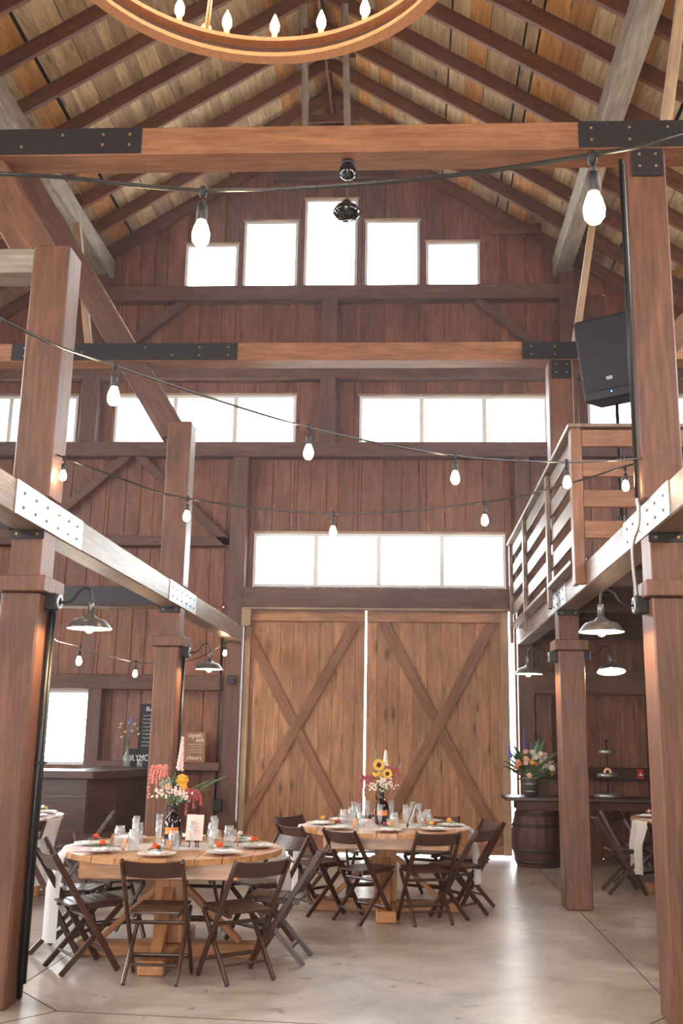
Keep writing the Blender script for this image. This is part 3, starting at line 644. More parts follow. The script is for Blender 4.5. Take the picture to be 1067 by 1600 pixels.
# ================================================================== TABLES
def place_circle_planks(o, R, n, th, z):
    w = 2*R/n; xs = [-R+w*i for i in range(n+1)]
    for i, (a, b) in enumerate(zip(xs, xs[1:])):
        a += .0025; b -= .0025; m = 5
        def yy(x): return sqrt(max(0, R*R-x*x))+random.uniform(-.004, .004)
        top = [(x, yy(x)) for x in [a+(b-a)*k/m for k in range(m+1)]]; bot = [(x, -yy(x)) for x in [b-(b-a)*k/m for k in range(m+1)]]
        pts = [(y, -x) for x, y in top+bot]      # local x runs along the plank
        M = Matrix.Translation((0, 0, z)) @ Matrix.Rotation(pi/2, 4, 'Z')
        polyplank('plank', [(p, q) for p, q in pts][::-1], th, 'table_wood', o, M)
def round_table(c, label, rz=0, R=.81):
    o = empty('round_table', (c[0], c[1], 0), rz); tag(o, label, 'table', 'round banquet tables')
    top = empty('table_top', (0, 0, 0), 0, o); place_circle_planks(top, R, 9, .04, .72)
    ap = empty('apron', (0, 0, 0), 0, o)
    for s in (-1, 1):
        block('apron_board', (-.55, s*.55-.018, .6), (.55, s*.55+.018, .719), 'table_wood', ap, 0); block('apron_board', (s*.55-.018, -.531, .6), (s*.55+.018, .531, .719), 'table_wood', ap, 1)
    for s in (-.0525, .0525): block('pedestal', (s-.052, -.1, .1), (s+.052, .1, .719), 'foot_wood', o, 2)
    block('foot_beam', (-.68, -.09, 0), (.68, .09, .095), 'foot_wood', o, 0, .012)
    block('foot_beam', (-.09, -.68, .001), (.09, -.0905, .096), 'foot_wood', o, 1, .012); block('foot_beam', (-.09, .0905, .001), (.09, .68, .096), 'foot_wood', o, 1, .012)
    for k in range(4):
        a = k*pi/2; bar('brace', (.52*cos(a), .52*sin(a), .1), (.1*cos(a), .1*sin(a), .48), .085, .045, 'foot_wood', o, (0, 0, 1))
    return o
TC = {1: (-1.76, 7.80), 2: (-.215, 9.92), 3: (-4.33, 10.35), 4: (3.24, 11.45)}
round_table(TC[1], 'nearest round wooden table laid for dinner in front of the bar', radians(3))
round_table(TC[2], 'doorside round wooden table laid for dinner before the barn doors', radians(2))
round_table(TC[3], 'round table mostly hidden behind the near left post', 0)
round_table(TC[4], 'round table mostly hidden behind the near right post', 0)

def runner(c, ang, wid, hl, hr, label, R=.815, mat='sheer_cloth', seed=1):
    rnd = random.Random(seed); o = empty('table_runner', (c[0], c[1], .7605), ang); tag(o, label, 'cloth', 'white sheer table runners')
    nu, nv = 46, 18; vs = []; ph = rnd.random()*6
    for i in range(nu+1):
        for j in range(nv+1):
            v = (j/nv-.5)*wid; e = sqrt(max(.01, R*R-v*v))+.006; tot = hl+hr+2*e; s = -e-hl+tot*i/nu
            if abs(s) <= e: x, z, y = s, .0025+.002*sin(9*v+3*s), v
            else:
                d = abs(s)-e; sg = 1 if s > 0 else -1; k = min(1, d/.25); y = v*(1-.32*min(1, d/.35))
                x = sg*(e+.012+.03*k*sin(v*38+ph)+.02*k+.05*k*k*.4); z = .0025-d
            vs.append((x, y, z))
    fs = [[i*(nv+1)+j, (i+1)*(nv+1)+j, (i+1)*(nv+1)+j+1, i*(nv+1)+j+1] for i in range(nu) for j in range(nv)]
    meshobj('cloth', vs, fs, mat, o, True); return o
runner(TC[1], radians(20), .46, .62, .42, 'white sheer runner hanging off both sides of the nearest table', seed=1)
runner(TC[2], radians(2), .5, .6, .5, 'white runner hanging off both sides of the table by the doors', mat='white_cloth', seed=2)
runner(TC[3], radians(-30), .9, .6, .62, 'white cloth hanging from the table behind the near left post', mat='white_cloth', seed=3)
runner(TC[4], radians(18), .34, .55, .5, 'narrow white runner hanging from the table behind the near right post', mat='white_cloth', seed=4)

# ------------------------------------------------------------------ folding chairs
def make_chair():
    o = empty('folding_chair')
    for s in (-1, 1):
        bar('front_leg', (s*.2, .195, .004), (s*.2, -.31, .785), .022, .042, 'chair_wood', o, (0, 1, .6), .005)
        bar('rear_leg', (s*.172, -.197, .004), (s*.172, .205, .43), .022, .038, 'chair_wood', o, (0, -1, 1), .005)
        bar('seat_rail', (s*.143, -.15, .418), (s*.143, .22, .43), .022, .03, 'chair_wood', o, (0, 0, 1), .004)
    d = Vector((0, -.505, .781)).normalized(); n = Vector((0, .781, .505)).normalized(); vs = []
    for i in range(9):
        t = i/8; x = -.188+.376*t; bow = -.02*(1-(2*t-1)**2)
        for q in (.0, .117):
            for th in (-.006, .006): vs.append(Vector((x, -.31, .785))-d*(.008+q)+n*(th+bow))
    fs = []
    for i in range(8):
        b = 4*i; fs += [[b, b+4, b+5, b+1], [b+2, b+3, b+7, b+6], [b, b+2, b+6, b+4], [b+1, b+5, b+7, b+3]]
    fs += [[0, 1, 3, 2], [32, 34, 35, 33]]; meshobj('backrest', vs, fs, 'chair_wood', o)
    for k in range(6):
        y = -.165+.0665*k; bar('seat_slat', (-.168, y+.032, .441+.002*k), (.168, y+.032, .441+.002*k), .062, .016, 'chair_wood', o, (0, -.03, 1), .004)
    bar('stretcher', (-.162, -.105, .11), (.162, -.105, .11), .018, .018, 'chair_wood', o); bar('stretcher', (-.19, .115, .125), (.19, .115, .125), .03, .02, 'chair_wood', o, (0, 1, .6)); bar('stretcher', (-.19, -.035, .36), (.19, -.035, .36), .028, .018, 'chair_wood', o, (0, 1, .6))
    return o
chair0 = make_chair(); first = [True]
def chair(x, y, face, label, group):
    o = chair0 if first[0] else copytree(chair0); first[0] = False
    o.location = (x, y, 0); o.rotation_euler = (0, 0, radians(face-90)); tag(o, label, 'chair', group); return o
def around(t, deg, r=.74): return TC[t][0]+r*cos(radians(deg)), TC[t][1]+r*sin(radians(deg)), deg+180
G1 = 'folding chairs around the nearest table'
chair(-1.67, 7.066, 91, 'dark folding chair with its back to the camera at the front of the nearest table', G1)
chair(-1.144, 7.164, 127, 'dark folding chair turned half left at the front right of the nearest table', G1)
chair(-2.261, 7.314, 37, 'dark folding chair seen side-on at the front left of the nearest table, beside the post', G1)
chair(*around(1, -4, .84), 'dark folding chair at the right side of the nearest table', G1)
chair(*around(1, 176, .80), 'dark folding chair at the left side of the nearest table, behind the side-on one', G1)
chair(*around(1, 137, .84), 'dark folding chair at the back left of the nearest table', G1)
chair(*around(1, 88, .84), 'dark folding chair tucked in at the back of the nearest table', G1)
chair(*around(1, 45, .84), 'dark folding chair at the back right of the nearest table', G1)
G2 = 'folding chairs around the table by the doors'
chair(-.403, 9.366, 46, 'dark folding chair turned half right at the front of the table by the doors', G2)
chair(-.86, 9.72, 39, 'dark folding chair at the left of the table by the doors', G2)
chair(.16, 9.351, 110, 'dark folding chair seen from behind at the front right of the table by the doors', G2)
chair(.47, 9.72, 147, 'dark folding chair at the right of the table by the doors, facing left', G2)
chair(*around(2, 26, .88), 'dark folding chair at the far right side of the table by the doors', G2)
chair(*around(2, 62, .9), 'dark folding chair at the back right of the table by the doors', G2)
chair(*around(2, 104, .86), 'dark folding chair at the back of the table by the doors', G2)
chair(*around(2, 146, .92), 'dark folding chair at the back left of the table by the doors', G2)
G3 = 'folding chairs around the half-hidden side tables'
chair(*around(3, 12, 1.0), 'folding chair shining pale in front of the bar, at the left hidden table', G3)
chair(*around(3, -48, .86), 'folding chair at the front right of the left hidden table', G3)
chair(*around(3, -85, .86), 'folding chair at the front of the left hidden table', G3)
chair(2.3, 11.38, 2, 'folding chair seen side-on left of the right hidden table', G3)
chair(*around(4, 137, .9), 'folding chair at the back left of the right hidden table', G3)
chair(2.72, 10.72, 62, 'folding chair at the front left of the right hidden table', G3)

# ------------------------------------------------------------------ place settings
def mk_plate(p, label):
    o = MB().lathe([(0, .004), (.07, .004), (.085, .008), (.132, .017), (.135, .02), (.13, .02), (.085, .012), (.06, .009), (0, .009)], 32).build('plate', 'china', None, True); o.location = p; return tag(o, label, 'plate', 'dinner plates')
def mk_napkin(p, a, label, rnd):
    vs = []; n = 9
    for i in range(n):
        for j in range(n):
            u, v = i/(n-1)-.5, j/(n-1)-.5; vs.append((u*.15+.01*sin(5*v), v*.11*(1-.5*abs(u)), .004+.014*(1-4*v*v)*(1-2*u*u)+.004*sin(17*u+rnd)))
    fs = [[i*n+j, (i+1)*n+j, (i+1)*n+j+1, i*n+j+1] for i in range(n-1) for j in range(n-1)]
    o = meshobj('napkin', vs, fs, 'linen', None, True); md = o.modifiers.new('th', 'SOLIDIFY'); md.thickness = .003; md.offset = 1; o.location = p; o.rotation_euler = (0, 0, a); return tag(o, label, 'napkin', 'folded napkins')
def rose_mb(r, seed):
    rnd = random.Random(seed); m = MB(); m.ball((0, 0, 0), r*.55, 8, 5, (1, 1, .9))
    for ring, (n, rr, h, ln) in enumerate(((4, .25, .1, .75), (6, .5, -.05, .8), (7, .72, -.25, .8))):
        for k in range(n):
            a = 2*pi*k/n+ring*.5+rnd.uniform(-.2, .2); d = Vector((cos(a)*(.35+ring*.3), sin(a)*(.35+ring*.3), .9-ring*.32)); m.leaf(Vector((cos(a)*rr*.4*r, sin(a)*rr*.4*r, (h-.25)*r)), d, ln*r*1.15, r*1.0, (-cos(a), -sin(a), .2), -.12)
    return m
def posy(p, mat, label, seed):
    rnd = random.Random(seed); o = empty('posy', p, rnd.uniform(0, 6)); tag(o, label, 'flowers', 'flower posies on the plates')
    f = rose_mb(.032, seed).build('bloom', mat, o, True); f.location = (0, 0, .025)
    f = rose_mb(.02, seed+1).build('bloom', rnd.choice(('petal_white', 'petal_wine', 'petal_yellow')), o, True); f.location = (.04, .012, .018)
    for k in range(6):
        a = rnd.uniform(0, 6.3); MB().leaf((.012*cos(a), .012*sin(a), .008), (cos(a), sin(a), .25), rnd.uniform(.06, .1), .03, (0, 0, 1), .3).build('leaf', rnd.choice(('leaf_green', 'leaf_green', 'leaf_grey')), o)
    MB().tube([(-.06, -.01, .006), (-.02, 0, .012), (.0, 0, .02)], .0025, 5).build('stem', 'stem_green', o); return o
def proto_jar():
    o = empty('glass_jar'); MB().lathe([(0, .003), (.036, .003), (.041, .008), (.041, .115), (.035, .128), (.035, .146), (.032, .146), (.032, .129), (.038, .115), (.038, .012), (0, .01)], 18).build('glass_body', 'drink_glass', o, True)
    MB().tube(spline([(.04, 0, .085), (.062, 0, .085), (.07, 0, .055), (.06, 0, .028), (.04, 0, .03)], 4), .005, 6).build('handle', 'drink_glass', o, True); return o
def proto_flute():
    o = empty('champagne_flute'); MB().lathe([(0, .002), (.026, .002), (.024, .006), (.007, .014), (.006, .045), (.014, .06), (.022, .11), (.026, .205), (.024, .205), (.02, .11), (.011, .064), (0, .056)], 16).build('glass_body', 'drink_glass', o, True)
    MB().lathe([(.0255, .206), (.0265, .2085), (.0245, .2085), (.0235, .206)], 16).build('rim', 'drink_glass', o, True); return o
jar0, flute0 = proto_jar(), proto_flute(); used = {'j': 0, 'f': 0}
def inst(k, proto, p, label, cat, group, rz=0):
    o = copytree(proto) if used[k] else proto; used[k] = 1; o.location = p; o.rotation_euler = (0, 0, rz); return tag(o, label, cat, group)
SEATS = [(-88, 'front'), (-43, 'front right'), (2, 'right'), (47, 'back right'), (92, 'back'), (137, 'back left'), (182, 'left'), (227, 'front left')]
def settings(t, tname, mats, seats=SEATS, zt=.7605):
    for i, (dg, nm) in enumerate(seats):
        a = radians(dg); cx, cy = TC[t]; rnd = random.Random(100*t+i)
        def P(r, off, z=0): return (cx+r*cos(a)-off*sin(a), cy+r*sin(a)+off*cos(a), zt+.005+z)
        w = 'at the %s of the %s' % (nm, tname)
        mk_plate(P(.62, 0, .0), 'white dinner plate '+w)
        mk_napkin(P(.61, .01, .0145), a+rnd.uniform(-.4, .4), 'folded white napkin '+w, rnd.random()*6)
        mat, word = mats[i % len(mats)]
        posy(P(.6, -.02, .034), mat, 'small %s flower posy %s' % (word, w), 100*t+i)
        inst('j', jar0, P(.40, .07), 'clear glass mason mug '+w, 'glass', 'mason jar mugs', rnd.uniform(0, 6))
        inst('f', flute0, P(.31, -.06), 'slim champagne flute '+w, 'glass', 'champagne flutes')
        k = block('name_tag', (-.022, -.003, 0), (.022, .003, .085), 'tag_wood', None, 2); k.location = P(.455, .05, .042); k.rotation_euler = k.matrix_basis.to_euler()
        k.matrix_basis = Matrix.Translation(P(.463, .05, .045)) @ Matrix.Rotation(a+pi/2, 4, 'Z') @ Matrix.Rotation(radians(-14), 4, 'X') @ frame((0, 0, 1), (0, 1, 0)).to_4x4()
        tag(k, 'wooden name tag by the mug '+w, 'name tag', 'wooden name tags')
O = ('petal_orange', 'orange'); Yl = ('petal_yellow', 'yellow'); Wh = ('petal_white', 'white')
settings(1, 'nearest table', [O, O, ('petal_orange', 'orange'), Wh, O, Wh, O, O])
settings(2, 'doorside table', [('petal_wine', 'dark red'), Yl, Yl, Wh, Wh, Yl, Yl, ('petal_wine', 'dark red')])
settings(3, 'left hidden table', [Yl, Yl, Wh], [(-60, 'front'), (-15, 'right'), (30, 'back right')])
settings(4, 'right hidden table', [('petal_pink', 'pink'), ('petal_pink', 'pink'), Wh], [(170, 'left'), (215, 'front left'), (125, 'back left')])

# votives
def votive(p, label):
    o = MB().lathe([(0, .003), (.034, .003), (.036, .008), (.036, .075), (.033, .075), (.033, .012), (0, .01)], 20).build('votive_glass', 'drink_glass', None, True); o.location = p; tag(o, label, 'candle holder', 'glass votives')
votive((-1.76, 7.55, .766), 'small ribbed glass votive before the brown bottle on the nearest table'); votive((-.17, 9.72, .766), 'small glass votive before the brown bottle on the table by the doors')

# ------------------------------------------------------------------ bottles, bouquets
def growler(p, label):
    o = empty('glass_bottle', p); tag(o, label, 'bottle', 'brown glass bottles')
    MB().lathe([(0, .002), (.06, .002), (.067, .01), (.067, .16), (.06, .185), (.03, .235), (.02, .25), (.019, .28), (.022, .282), (.022, .3), (.016, .3), (.016, .27), (0, .26)], 24).build('body', 'bottle_brown', o, True)
    MB().tube(spline([(-.019, 0, .285), (-.05, 0, .285), (-.058, 0, .255), (-.045, 0, .225)], 4), .007, 6).build('handle', 'bottle_brown', o, True)
    vs = []; n = 10
    for k in range(n+1):
        a = radians(-135+95*k/n)
        for z in (.085, .135): vs.append((.0683*cos(a), .0683*sin(a), z))
    meshobj('label_patch', vs, [[2*k, 2*k+2, 2*k+3, 2*k+1] for k in range(n)], 'bottle_label', o, True)
    return o
def bouquet(p, label, items, seed):
    """items: (kind, dx, dz, dy, size, material) relative to the neck"""
    rnd = random.Random(seed); o = empty('bouquet', p); tag(o, label, 'flowers')
    for kind, dx, dz, dy, sz, mat in items:
        q = Vector((dx, dy, dz))
        if kind not in ('hang',):
            MB().tube(spline([(0, 0, -.06), (dx*.25, dy*.25, dz*.5), q], 4), .0028, 5).build('stem', 'stem_green', o, True)
        if kind == 'rose':
            f = rose_mb(sz, rnd.randint(0, 999)).build('bloom', mat, o, True); f.location = q; f.rotation_euler = (radians(65)+rnd.uniform(-.3, .3), rnd.uniform(-.4, .4), 0)
        elif kind == 'sun':
            e = empty('sunflower', q, 0, o); e.rotation_euler = (radians(80), 0, rnd.uniform(-.2, .2)); m = MB()
            for k in range(16):
                a = 2*pi*k/16; m.leaf((cos(a)*sz*.35, sin(a)*sz*.35, 0), (cos(a), sin(a), .12), sz*.7, sz*.3, (0, 0, 1), .1)
            m.build('petals', mat, e); MB().ball((0, 0, .004), sz*.4, 10, 5, (1, 1, .35)).build('flower_head', 'flower_eye', e, True)
        elif kind == 'spike':
            m = MB(); d = Vector((rnd.uniform(-.12, .12)+dx*.5, dy*.3, 1)).normalized()
            for k in range(60):
                t = k/60; c = q+d*sz*t; r = (1-.75*t)*.02; a = k*2.4; m.ball(c+Vector((cos(a), sin(a), 0))*r, .0125*(1-.5*t), 6, 4)
            tag(m.build('flower_spike', mat, o, True), kind='stuff')
        elif kind == 'cluster':
            m = MB()
            for k in range(34):
                v = Vector((rnd.gauss(0, 1), rnd.gauss(0, 1), rnd.gauss(0, .6)))*sz*.45; m.ball(q+v, rnd.uniform(.006, .011), 6, 4)
            tag(m.build('flower_cluster', mat, o, True), kind='stuff')
        elif kind == 'hang':
            for j in range(5):
                m = MB(); sx = dx+(j-2)*.026; ln = sz*(1.0, .45, .75, .35, .6)[j]*rnd.uniform(.9, 1.1); crv = spline([(0, 0, 0), (dx*.45, dy*.5, dz*.8), (sx*.8, dy, dz), (sx, dy, dz-.04), (sx*1.04, dy, dz-ln)], 7)
                m.tube(crv[:12], .002, 5)
                for k, c in enumerate(crv[10:]):
                    for _ in range(5): m.ball(c+Vector((rnd.gauss(0, .004), rnd.gauss(0, .004), rnd.gauss(0, .006))), rnd.uniform(.004, .0085), 5, 4)
                tag(m.build('trailing_tassel', mat, o, True), kind='stuff')
        elif kind == 'leaf':
            MB().leaf(q*.45, q, q.length*.6+sz, sz*.42, (0, -.5, 1), .12).build('leaf', mat, o)
    for k in range(12):
        a = rnd.uniform(0, 6.3); MB().leaf((0, 0, rnd.uniform(0, .04)), (cos(a), sin(a), rnd.uniform(.2, 1.4)), rnd.uniform(.06, .12), .03, (0, 0, 1), .2).build('leaf', rnd.choice(('leaf_green', 'leaf_grey')), o)
    return o
growler((-1.79, 7.85, .766), 'dark brown glass bottle with an orange label on the nearest table')
bouquet((-1.79, 7.85, 1.05), 'tall loose bouquet of orange, pink and wine flowers on the nearest table',
        [('spike', .03, .27, 0, .25, 'petal_pink'), ('rose', .06, .2, -.03, .045, 'petal_yellow'), ('rose', .075, .14, -.04, .03, 'petal_yellow'), ('hang', -.14, .29, -.01, .25, 'amaranth_pink'), ('hang', .15, .12, -.03, .17, 'petal_wine'),
         ('cluster', -.1, .1, -.02, .06, 'petal_white'), ('cluster', .08, .09, -.05, .06, 'petal_white'), ('cluster', .02, .12, -.05, .05, 'petal_pink'), ('leaf', .3, .2, 0, .08, 'leaf_green'), ('leaf', .2, .12, -.03, .06, 'leaf_green'), ('leaf', .18, .16, .02, .07, 'leaf_green'),
         ('leaf', -.08, .2, 0, .05, 'leaf_grey'), ('leaf', -.05, .16, -.04, .06, 'leaf_grey'), ('rose', -.04, .15, -.05, .026, 'petal_peach'), ('cluster', -.05, .17, -.02, .08, 'leaf_grey'), ('cluster', .0, .2, 0, .07, 'leaf_green'), ('cluster', -.02, .06, -.05, .06, 'leaf_green'), ('cluster', .04, .05, -.04, .05, 'leaf_grey'), ('rose', .03, .1, -.07, .022, 'petal_pink'), ('rose', .1, .07, -.06, .02, 'petal_white'), ('leaf', .1, .04, -.05, .05, 'leaf_green')], 5)
growler((-.255, 10.0, .766), 'dark brown glass bottle on the table by the doors')
bouquet((-.255, 10.0, 1.05), 'sunflower bouquet with trailing wine-red tassels on the table by the doors',
        [('sun', -.035, .27, -.05, .06, 'petal_yellow'), ('sun', .05, .19, -.05, .05, 'petal_yellow'), ('spike', .03, .27, 0, .14, 'petal_white'), ('cluster', -.09, .06, -.04, .07, 'petal_white'), ('cluster', .06, .08, -.05, .07, 'petal_white'), ('cluster', -.04, .18, -.05, .05, 'petal_yellow'),
         ('cluster', 0, .12, -.06, .06, 'petal_white'), ('hang', -.16, .16, -.02, .24, 'petal_wine'), ('hang', .11, .24, -.02, .2, 'petal_wine'), ('leaf', -.06, .36, 0, .06, 'leaf_grey'), ('leaf', .16, .27, 0, .05, 'leaf_grey'), ('leaf', .02, .2, -.03, .05, 'leaf_green')], 6)
# table cards
def textobj(body, size, mat, parent, loc, rot=(pi/2, 0, 0), sx=1, align='CENTER'):
    c = bpy.data.curves.new('lettering', 'FONT'); c.body = body; c.size = size; c.align_x = align; c.extrude = .0006; c.materials.append(MATS[mat])
    tmp = bpy.data.objects.new('lettering', c); COL.objects.link(tmp); bpy.context.view_layer.update()
    me = bpy.data.meshes.new_from_object(tmp.evaluated_get(bpy.context.evaluated_depsgraph_get())); bpy.data.objects.remove(tmp)
    if not me.materials: me.materials.append(MATS[mat])
    o = bpy.data.objects.new('lettering', me); COL.objects.link(o); o.parent = parent; o.location = loc; o.rotation_euler = rot; o.scale = (sx, 1, 1); return o
def scribble(parent, x0, x1, z, amp, y, mat, seed, r=.002):
    rnd = random.Random(seed); n = max(6, int((x1-x0)/(amp*.9))); pts = [(x0+(x1-x0)*k/n, y, z+amp*rnd.uniform(-1, 1)) for k in range(n+1)]
    MB().tube(pts, r, 4).build('lettering', mat, parent)
o = empty('table_card', (-1.6, 7.72, .766), radians(-4)); tag(o, 'pale pink table card standing on a small black easel on the nearest table', 'card'); o.rotation_euler = (radians(-8), 0, radians(-4))
block('card_sheet', (-.065, -.002, .05), (.065, .002, .235), 'card_pink', o, 2, 0)
for k, (z, w) in enumerate(((.17, .04), (.145, .03), (.12, .045), (.1, .035))): scribble(o, -w, w, z, .003, -.0035, 'ink_pink', k, .001)
for s in (-1, 1): bar('easel_leg', (s*.035, .012, 0), (s*.01, .008, .2), .008, .008, 'black_metal', o)
bar('easel_leg', (0, .075, 0), (0, .01, .2), .008, .008, 'black_metal', o); block('easel_ledge', (-.05, -.02, .04), (.05, .012, .049), 'black_metal', o)
o = empty('table_card', (.03, 9.74, .766), radians(-84)); tag(o, 'thin table sign seen edge-on on a black easel, table by the doors', 'card')
bar('card_sheet', (0, -.03, .03), (0, .03, .2), .13, .006, 'paint_white', o, (0, -1, .3), 0)
for s in (-1, 1): bar('easel_leg', (s*.04, -.045, 0), (s*.02, .03, .21), .009, .009, 'black_metal', o)
bar('easel_leg', (0, .11, 0), (0, .03, .21), .009, .009, 'black_metal', o)

# ================================================================== BAR
bc = empty('bar_counter', (-4.2, 13, 0)); tag(bc, 'dark wooden bar counter with a thick polished top', 'bar counter')
TP = [(-7.4, 12.1), (-3.78, 12.2), (-3.52, 12.75), (-3.42, 13.4), (-3.42, 14.14), (-4.15, 14.14), (-4.2, 12.95), (-7.4, 12.85)]
polyplank('bar_top', [(x+4.2, y-13) for x, y in TP], .09, 'bar_wood', bc, Matrix.Translation((0, 0, 1.04)), .008)
FP = [(-7.3, 12.26), (-3.88, 12.34), (-3.65, 12.8), (-3.56, 13.42), (-3.56, 14.1)]
for (a, b) in zip(FP, FP[1:]):
    L_ = hypot(b[0]-a[0], b[1]-a[1]); n = max(1, round(L_/1.0))
    for k in range(5):
        for j in range(n):
            p, q = j/n, (j+1)/n; z = .02+.204*k+.1
            bar('panel_board', (a[0]+(b[0]-a[0])*p+4.2, a[1]+(b[1]-a[1])*p-13, z), (a[0]+(b[0]-a[0])*q+4.2-.003, a[1]+(b[1]-a[1])*q-13, z), .03, .2, 'bar_wood', bc, (0, 0, 1), .003)
o = empty('glass_bottle', (-3.87, 13.95, 1.131)); tag(o, 'clear glass bottle holding thin wildflowers on the bar', 'bottle')
MB().lathe([(0, .002), (.045, .002), (.05, .01), (.05, .12), (.035, .17), (.018, .21), (.017, .28), (.014, .28), (.014, .21), (.044, .12), (.044, .01), (0, .008)], 18).build('body', 'bottle_clear', o, True)
rnd = random.Random(3); o = empty('wildflowers', (-3.87, 13.95, 1.35)); tag(o, 'thin sprig of wildflowers with blue blooms in the bar bottle', 'flowers')
for k in range(14):
    a = rnd.uniform(0, 6.3); t = Vector((cos(a)*rnd.uniform(.02, .16), sin(a)*.06, rnd.uniform(.16, .38))); MB().tube(spline([(0, 0, -.15), (t.x*.3, t.y*.3, t.z*.45), t], 4), .0022, 5).build('stem', 'stem_green', o, True)
    MB().ball(t, .014, 6, 4).ball(t+Vector((.012, 0, .014)), .01, 6, 4).build('bloom', ('petal_blue', 'petal_white', 'petal_peach', 'leaf_grey')[k % 4], o, True)
for k in range(2): MB().ball((.03-.03*k, 0, .42-.05*k), .022, 7, 5, (1, 1, 1.4)).build('bloom', 'petal_blue', o, True)
o = empty('glass_jar', (-3.69, 13.95, 1.131)); tag(o, 'small squat glass jar with a pale lid on the bar', 'jar')
MB().lathe([(0, .002), (.035, .002), (.042, .02), (.042, .07), (.034, .085)], 16).build('body', 'drink_glass', o, True); MB().lathe([(0, .085), (.036, .085), (.036, .1), (0, .1)], 16, close=False).build('lid', 'china', o, True)
# signs
o = empty('chalkboard_menu', (-3.63, W-.022, 1.36)); tag(o, 'tall black chalkboard menu on the wall behind the bar', 'sign'); o.rotation_euler = (0, 0, 0)
block('board', (-.2, 0, 0), (.25, .015, .635), 'chalkboard', o, 2, .002)
for a, b in (((-.215, -.004, 0), (-.2, .02, .635)), ((.25, -.004, 0), (.265, .02, .635))): block('frame', a, b, 'dark_wood', o, 2, .002)
textobj('BAR', .085, 'paint_white', o, (-.03, -.002, .535), sx=1.25)
for k in range(9): scribble(o, -.16, .14+.05*(k % 3)-.02*(k % 2), .47-.052*k, .011, -.003, 'paint_white', k, .003)
o = empty('hashtag_sign', (-3.74, 14.08, 1.131)); tag(o, 'low black hashtag sign standing on the bar', 'sign')
block('board', (-.15, 0, 0), (.3, .015, .24), 'chalkboard', o, 0, .002); textobj('#LYMCL', .12, 'paint_white', o, (-.14, -.002, .08), sx=.72, align='LEFT')
o = empty('wooden_sign', (-2.98, W-.245, 1.201)); tag(o, 'brown wooden bar sign with white lettering leaning on the ledge', 'sign')
block('board', (-.15, 0, 0), (.15, .018, .41), 'sign_wood', o, 2, .002)
textobj('open', .095, 'paint_white', o, (.0, -.001, .335)); textobj('BAR', .065, 'paint_white', o, (.07, -.001, .275)); textobj('cheers', .08, 'paint_white', o, (.0, -.001, .035))
for k in range(4): scribble(o, -.1+.03*(k == 1), .12-.03*(k == 1), .24-.035*k, .006, -.002, 'paint_white', 40+k, .0022)
o = empty('outlet_box', (-2.62, 14.15, .55)); tag(o, 'black outlet box low on the wall post beside the bar', 'outlet'); block('box', (-.06, -.04, 0), (.06, .03, .16), 'black_metal', o); block('cover', (-.04, -.045, .03), (.04, -.0405, .13), 'black_steel', o)

o = empty('junction_box', (-2.51, W-.205, 2.28)); tag(o, 'small black junction box on the wall post by the far left lamp', 'junction box'); block('box', (-.06, -.05, 0), (.06, 0, .12), 'black_metal', o); block('cover', (-.045, -.055, .015), (.045, -.0505, .105), 'black_steel', o)

# ================================================================== BARREL TABLE ON THE RIGHT
def barrel(p, label):
    o = empty('barrel', p); tag(o, label, 'barrel', 'barrels under the plank counter'); H_ = .7; n = 18
    def rad(z): return .27+.065*(1-((z-H_/2)/(H_/2))**2)
    for k in range(n):
        vs = []; a0, a1 = 2*pi*k/n+.006, 2*pi*(k+1)/n-.006
        zs = [H_*i/7 for i in range(8)]
        for z in zs:
            for rr, a in ((rad(z), a0), (rad(z), a1), (rad(z)-.03, a1), (rad(z)-.03, a0)): vs.append((rr*cos(a), rr*sin(a), z))
        fs = [[4*i+j, 4*i+(j+1) % 4, 4*i+4+(j+1) % 4, 4*i+4+j] for i in range(7) for j in range(4)]+[[3, 2, 1, 0], [28, 29, 30, 31]]
        q = meshobj('stave', [Vector((v[2], v[0], v[1])) for v in vs], fs, 'dark_wood', o); q.matrix_basis = Matrix(((0, 1, 0, 0), (0, 0, 1, 0), (1, 0, 0, 0), (0, 0, 0, 1)))
    for z in (.05, .19, .49, .63): MB().lathe([(rad(z)+.001, z), (rad(z)+.005, z), (rad(z+.035)+.005, z+.035), (rad(z+.035)+.001, z+.035)], 36).build('hoop', 'barrel_hoop', o, True)
    MB().lathe([(0, H_-.03), (.25, H_-.03)], 18).build('head', 'dark_wood', o); return o
barrel((1.66, 13.5, 0), 'dark wooden barrel under the bouquet end of the plank counter'); barrel((3.3, 13.5, 0), 'dark wooden barrel under the far end of the plank counter')
o = empty('plank_counter', (2.6, 13.5, .7)); tag(o, 'dark plank counter top resting on barrels', 'counter')
for k in range(3): block('plank', (-1.37, -.32+.215*k, .115), (1.4, -.107+.215*k, .16), 'bar_wood', o, 0)
for s in (-1, 1): block('apron', (-1.2, s*.26-.02, 0), (1.3, s*.26+.02, .114), 'dark_wood', o, 0)
block('apron', (-1.22, -.239, 0), (-1.18, .239, .114), 'dark_wood', o, 1)
CT = .862
o = empty('metal_bucket', (1.57, 13.4, CT)); tag(o, 'galvanised bucket vase on the plank counter', 'bucket')
MB().lathe([(0, .003), (.075, .003), (.078, .0), (.1, .22), (.106, .225), (.104, .232), (.097, .226), (.074, .01), (0, .01)], 24).build('body', 'zinc', o, True)
for z in (.06, .15): MB().lathe([(.0785+.1*z, z), (.0825+.1*z, z+.006), (.0795+.1*z, z+.012)], 24).build('rib', 'zinc', o, True)
rnd = random.Random(11); it = [('spike', -.06, .36, 0, .3, 'petal_purple'), ('spike', -.25, .28, 0, .16, 'petal_blue'), ('spike', .02, .32, .02, .16, 'petal_purple')]
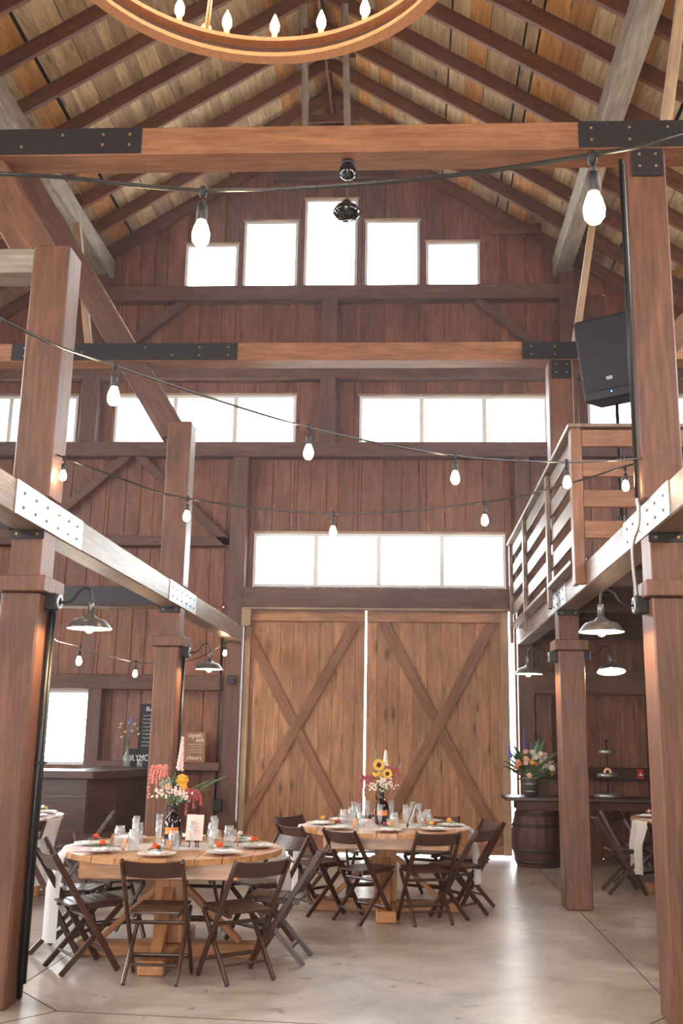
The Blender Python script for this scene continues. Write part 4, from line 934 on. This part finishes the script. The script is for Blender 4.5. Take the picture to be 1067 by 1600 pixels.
for k in range(58):
    a = rnd.uniform(0, 6.3); r = rnd.uniform(.03, .29); x = r*cos(a)*1.05+.05; y = r*sin(a)*.65-.04; z = .36-.9*abs(r)**1.3+rnd.uniform(-.12, .05)
    kind, mat, sz = rnd.choice((('rose', 'petal_white', .034), ('rose', 'petal_peach', .036), ('rose', 'petal_pink', .03), ('cluster', 'petal_white', .05), ('cluster', 'petal_yellow', .04), ('cluster', 'petal_orange', .03), ('leaf', 'leaf_green', .14), ('leaf', 'leaf_green', .16), ('leaf', 'leaf_green', .15), ('leaf', 'leaf_grey', .12)))
    it.append((kind, x, z, y, sz, mat))
it += [('leaf', .24, .0, -.05, .1, 'leaf_green'), ('leaf', -.2, .1, -.05, .1, 'leaf_green'), ('leaf', .2, .1, -.1, .1, 'leaf_green'), ('leaf', -.12, .02, -.12, .12, 'leaf_green'), ('leaf', .1, .05, -.12, .12, 'leaf_green')]
bouquet((1.57, 13.4, CT+.2), 'big mixed bouquet of cream roses and blue delphinium in the metal bucket', it, 12)
o = empty('tiered_stand', (2.57, 13.45, CT)); tag(o, 'three-tier galvanised serving stand on the plank counter', 'stand')
for z, r in ((.0, .185), (.255, .135), (.55, .11)): MB().lathe([(0, z), (r*.96, z), (r, z+.004), (r, z+.05), (r-.006, z+.05), (r-.008, z+.008), (0, z+.008)], 28).build('tray', 'zinc', o, True)
MB().tube([(0, 0, .01), (0, 0, .7)], .01, 8).build('rod', 'black_metal', o, True)
MB().lathe([(.02, .7), (.03, .705), (.03, .715), (.02, .72)], 12).build('handle', 'black_metal', o, True)
o = empty('pastry', (2.56, 13.37, CT+.264)); tag(o, 'pale ring pastry standing on the middle tier of the stand', 'pastry')
vs = []
for i in range(16):
    for j in range(8):
        a, b = 2*pi*i/16, 2*pi*j/8; rr = .038+.018*cos(b); vs.append((rr*cos(a), .018*sin(b), .056+rr*sin(a)))
meshobj('ring', vs, [[i*8+j, ((i+1) % 16)*8+j, ((i+1) % 16)*8+(j+1) % 8, i*8+(j+1) % 8] for i in range(16) for j in range(8)], 'pastry', o, True)
o = empty('fire_alarm', (3.16, W-.172, 1.07)); tag(o, 'red fire alarm box on the dark girt', 'alarm')
block('box', (-.045, -.035, 0), (.045, .0, .13), 'alarm_red', o); block('pull_handle', (-.025, -.045, .045), (.025, -.0355, .06), 'paint_white', o); block('pull_handle', (-.006, -.045, .0605), (.006, -.0355, .085), 'paint_white', o)

# ================================================================== LENS VEIL (scatter volume added to imitate flare around the windows)
mv = bpy.data.materials.new('haze'); mv.use_nodes = True; N = mv.node_tree.nodes; N.remove(N['Principled BSDF']); sc_ = N.new('ShaderNodeVolumeScatter')
sc_.inputs['Color'].default_value = (.84, .86, 1, 1); sc_.inputs['Density'].default_value = .0019; sc_.inputs['Anisotropy'].default_value = .72
mv.node_tree.links.new(sc_.outputs[0], N['Material Output'].inputs['Volume']); MATS['haze'] = mv
hz = MB().box(((XL+XR)/2, (YF+W)/2+.2, 5.7), (XR-XL+.8, W-YF+.5, 12.6)).build('haze', 'haze'); tag(hz, 'thin bluish haze glowing in front of the windows', 'haze', kind='stuff')
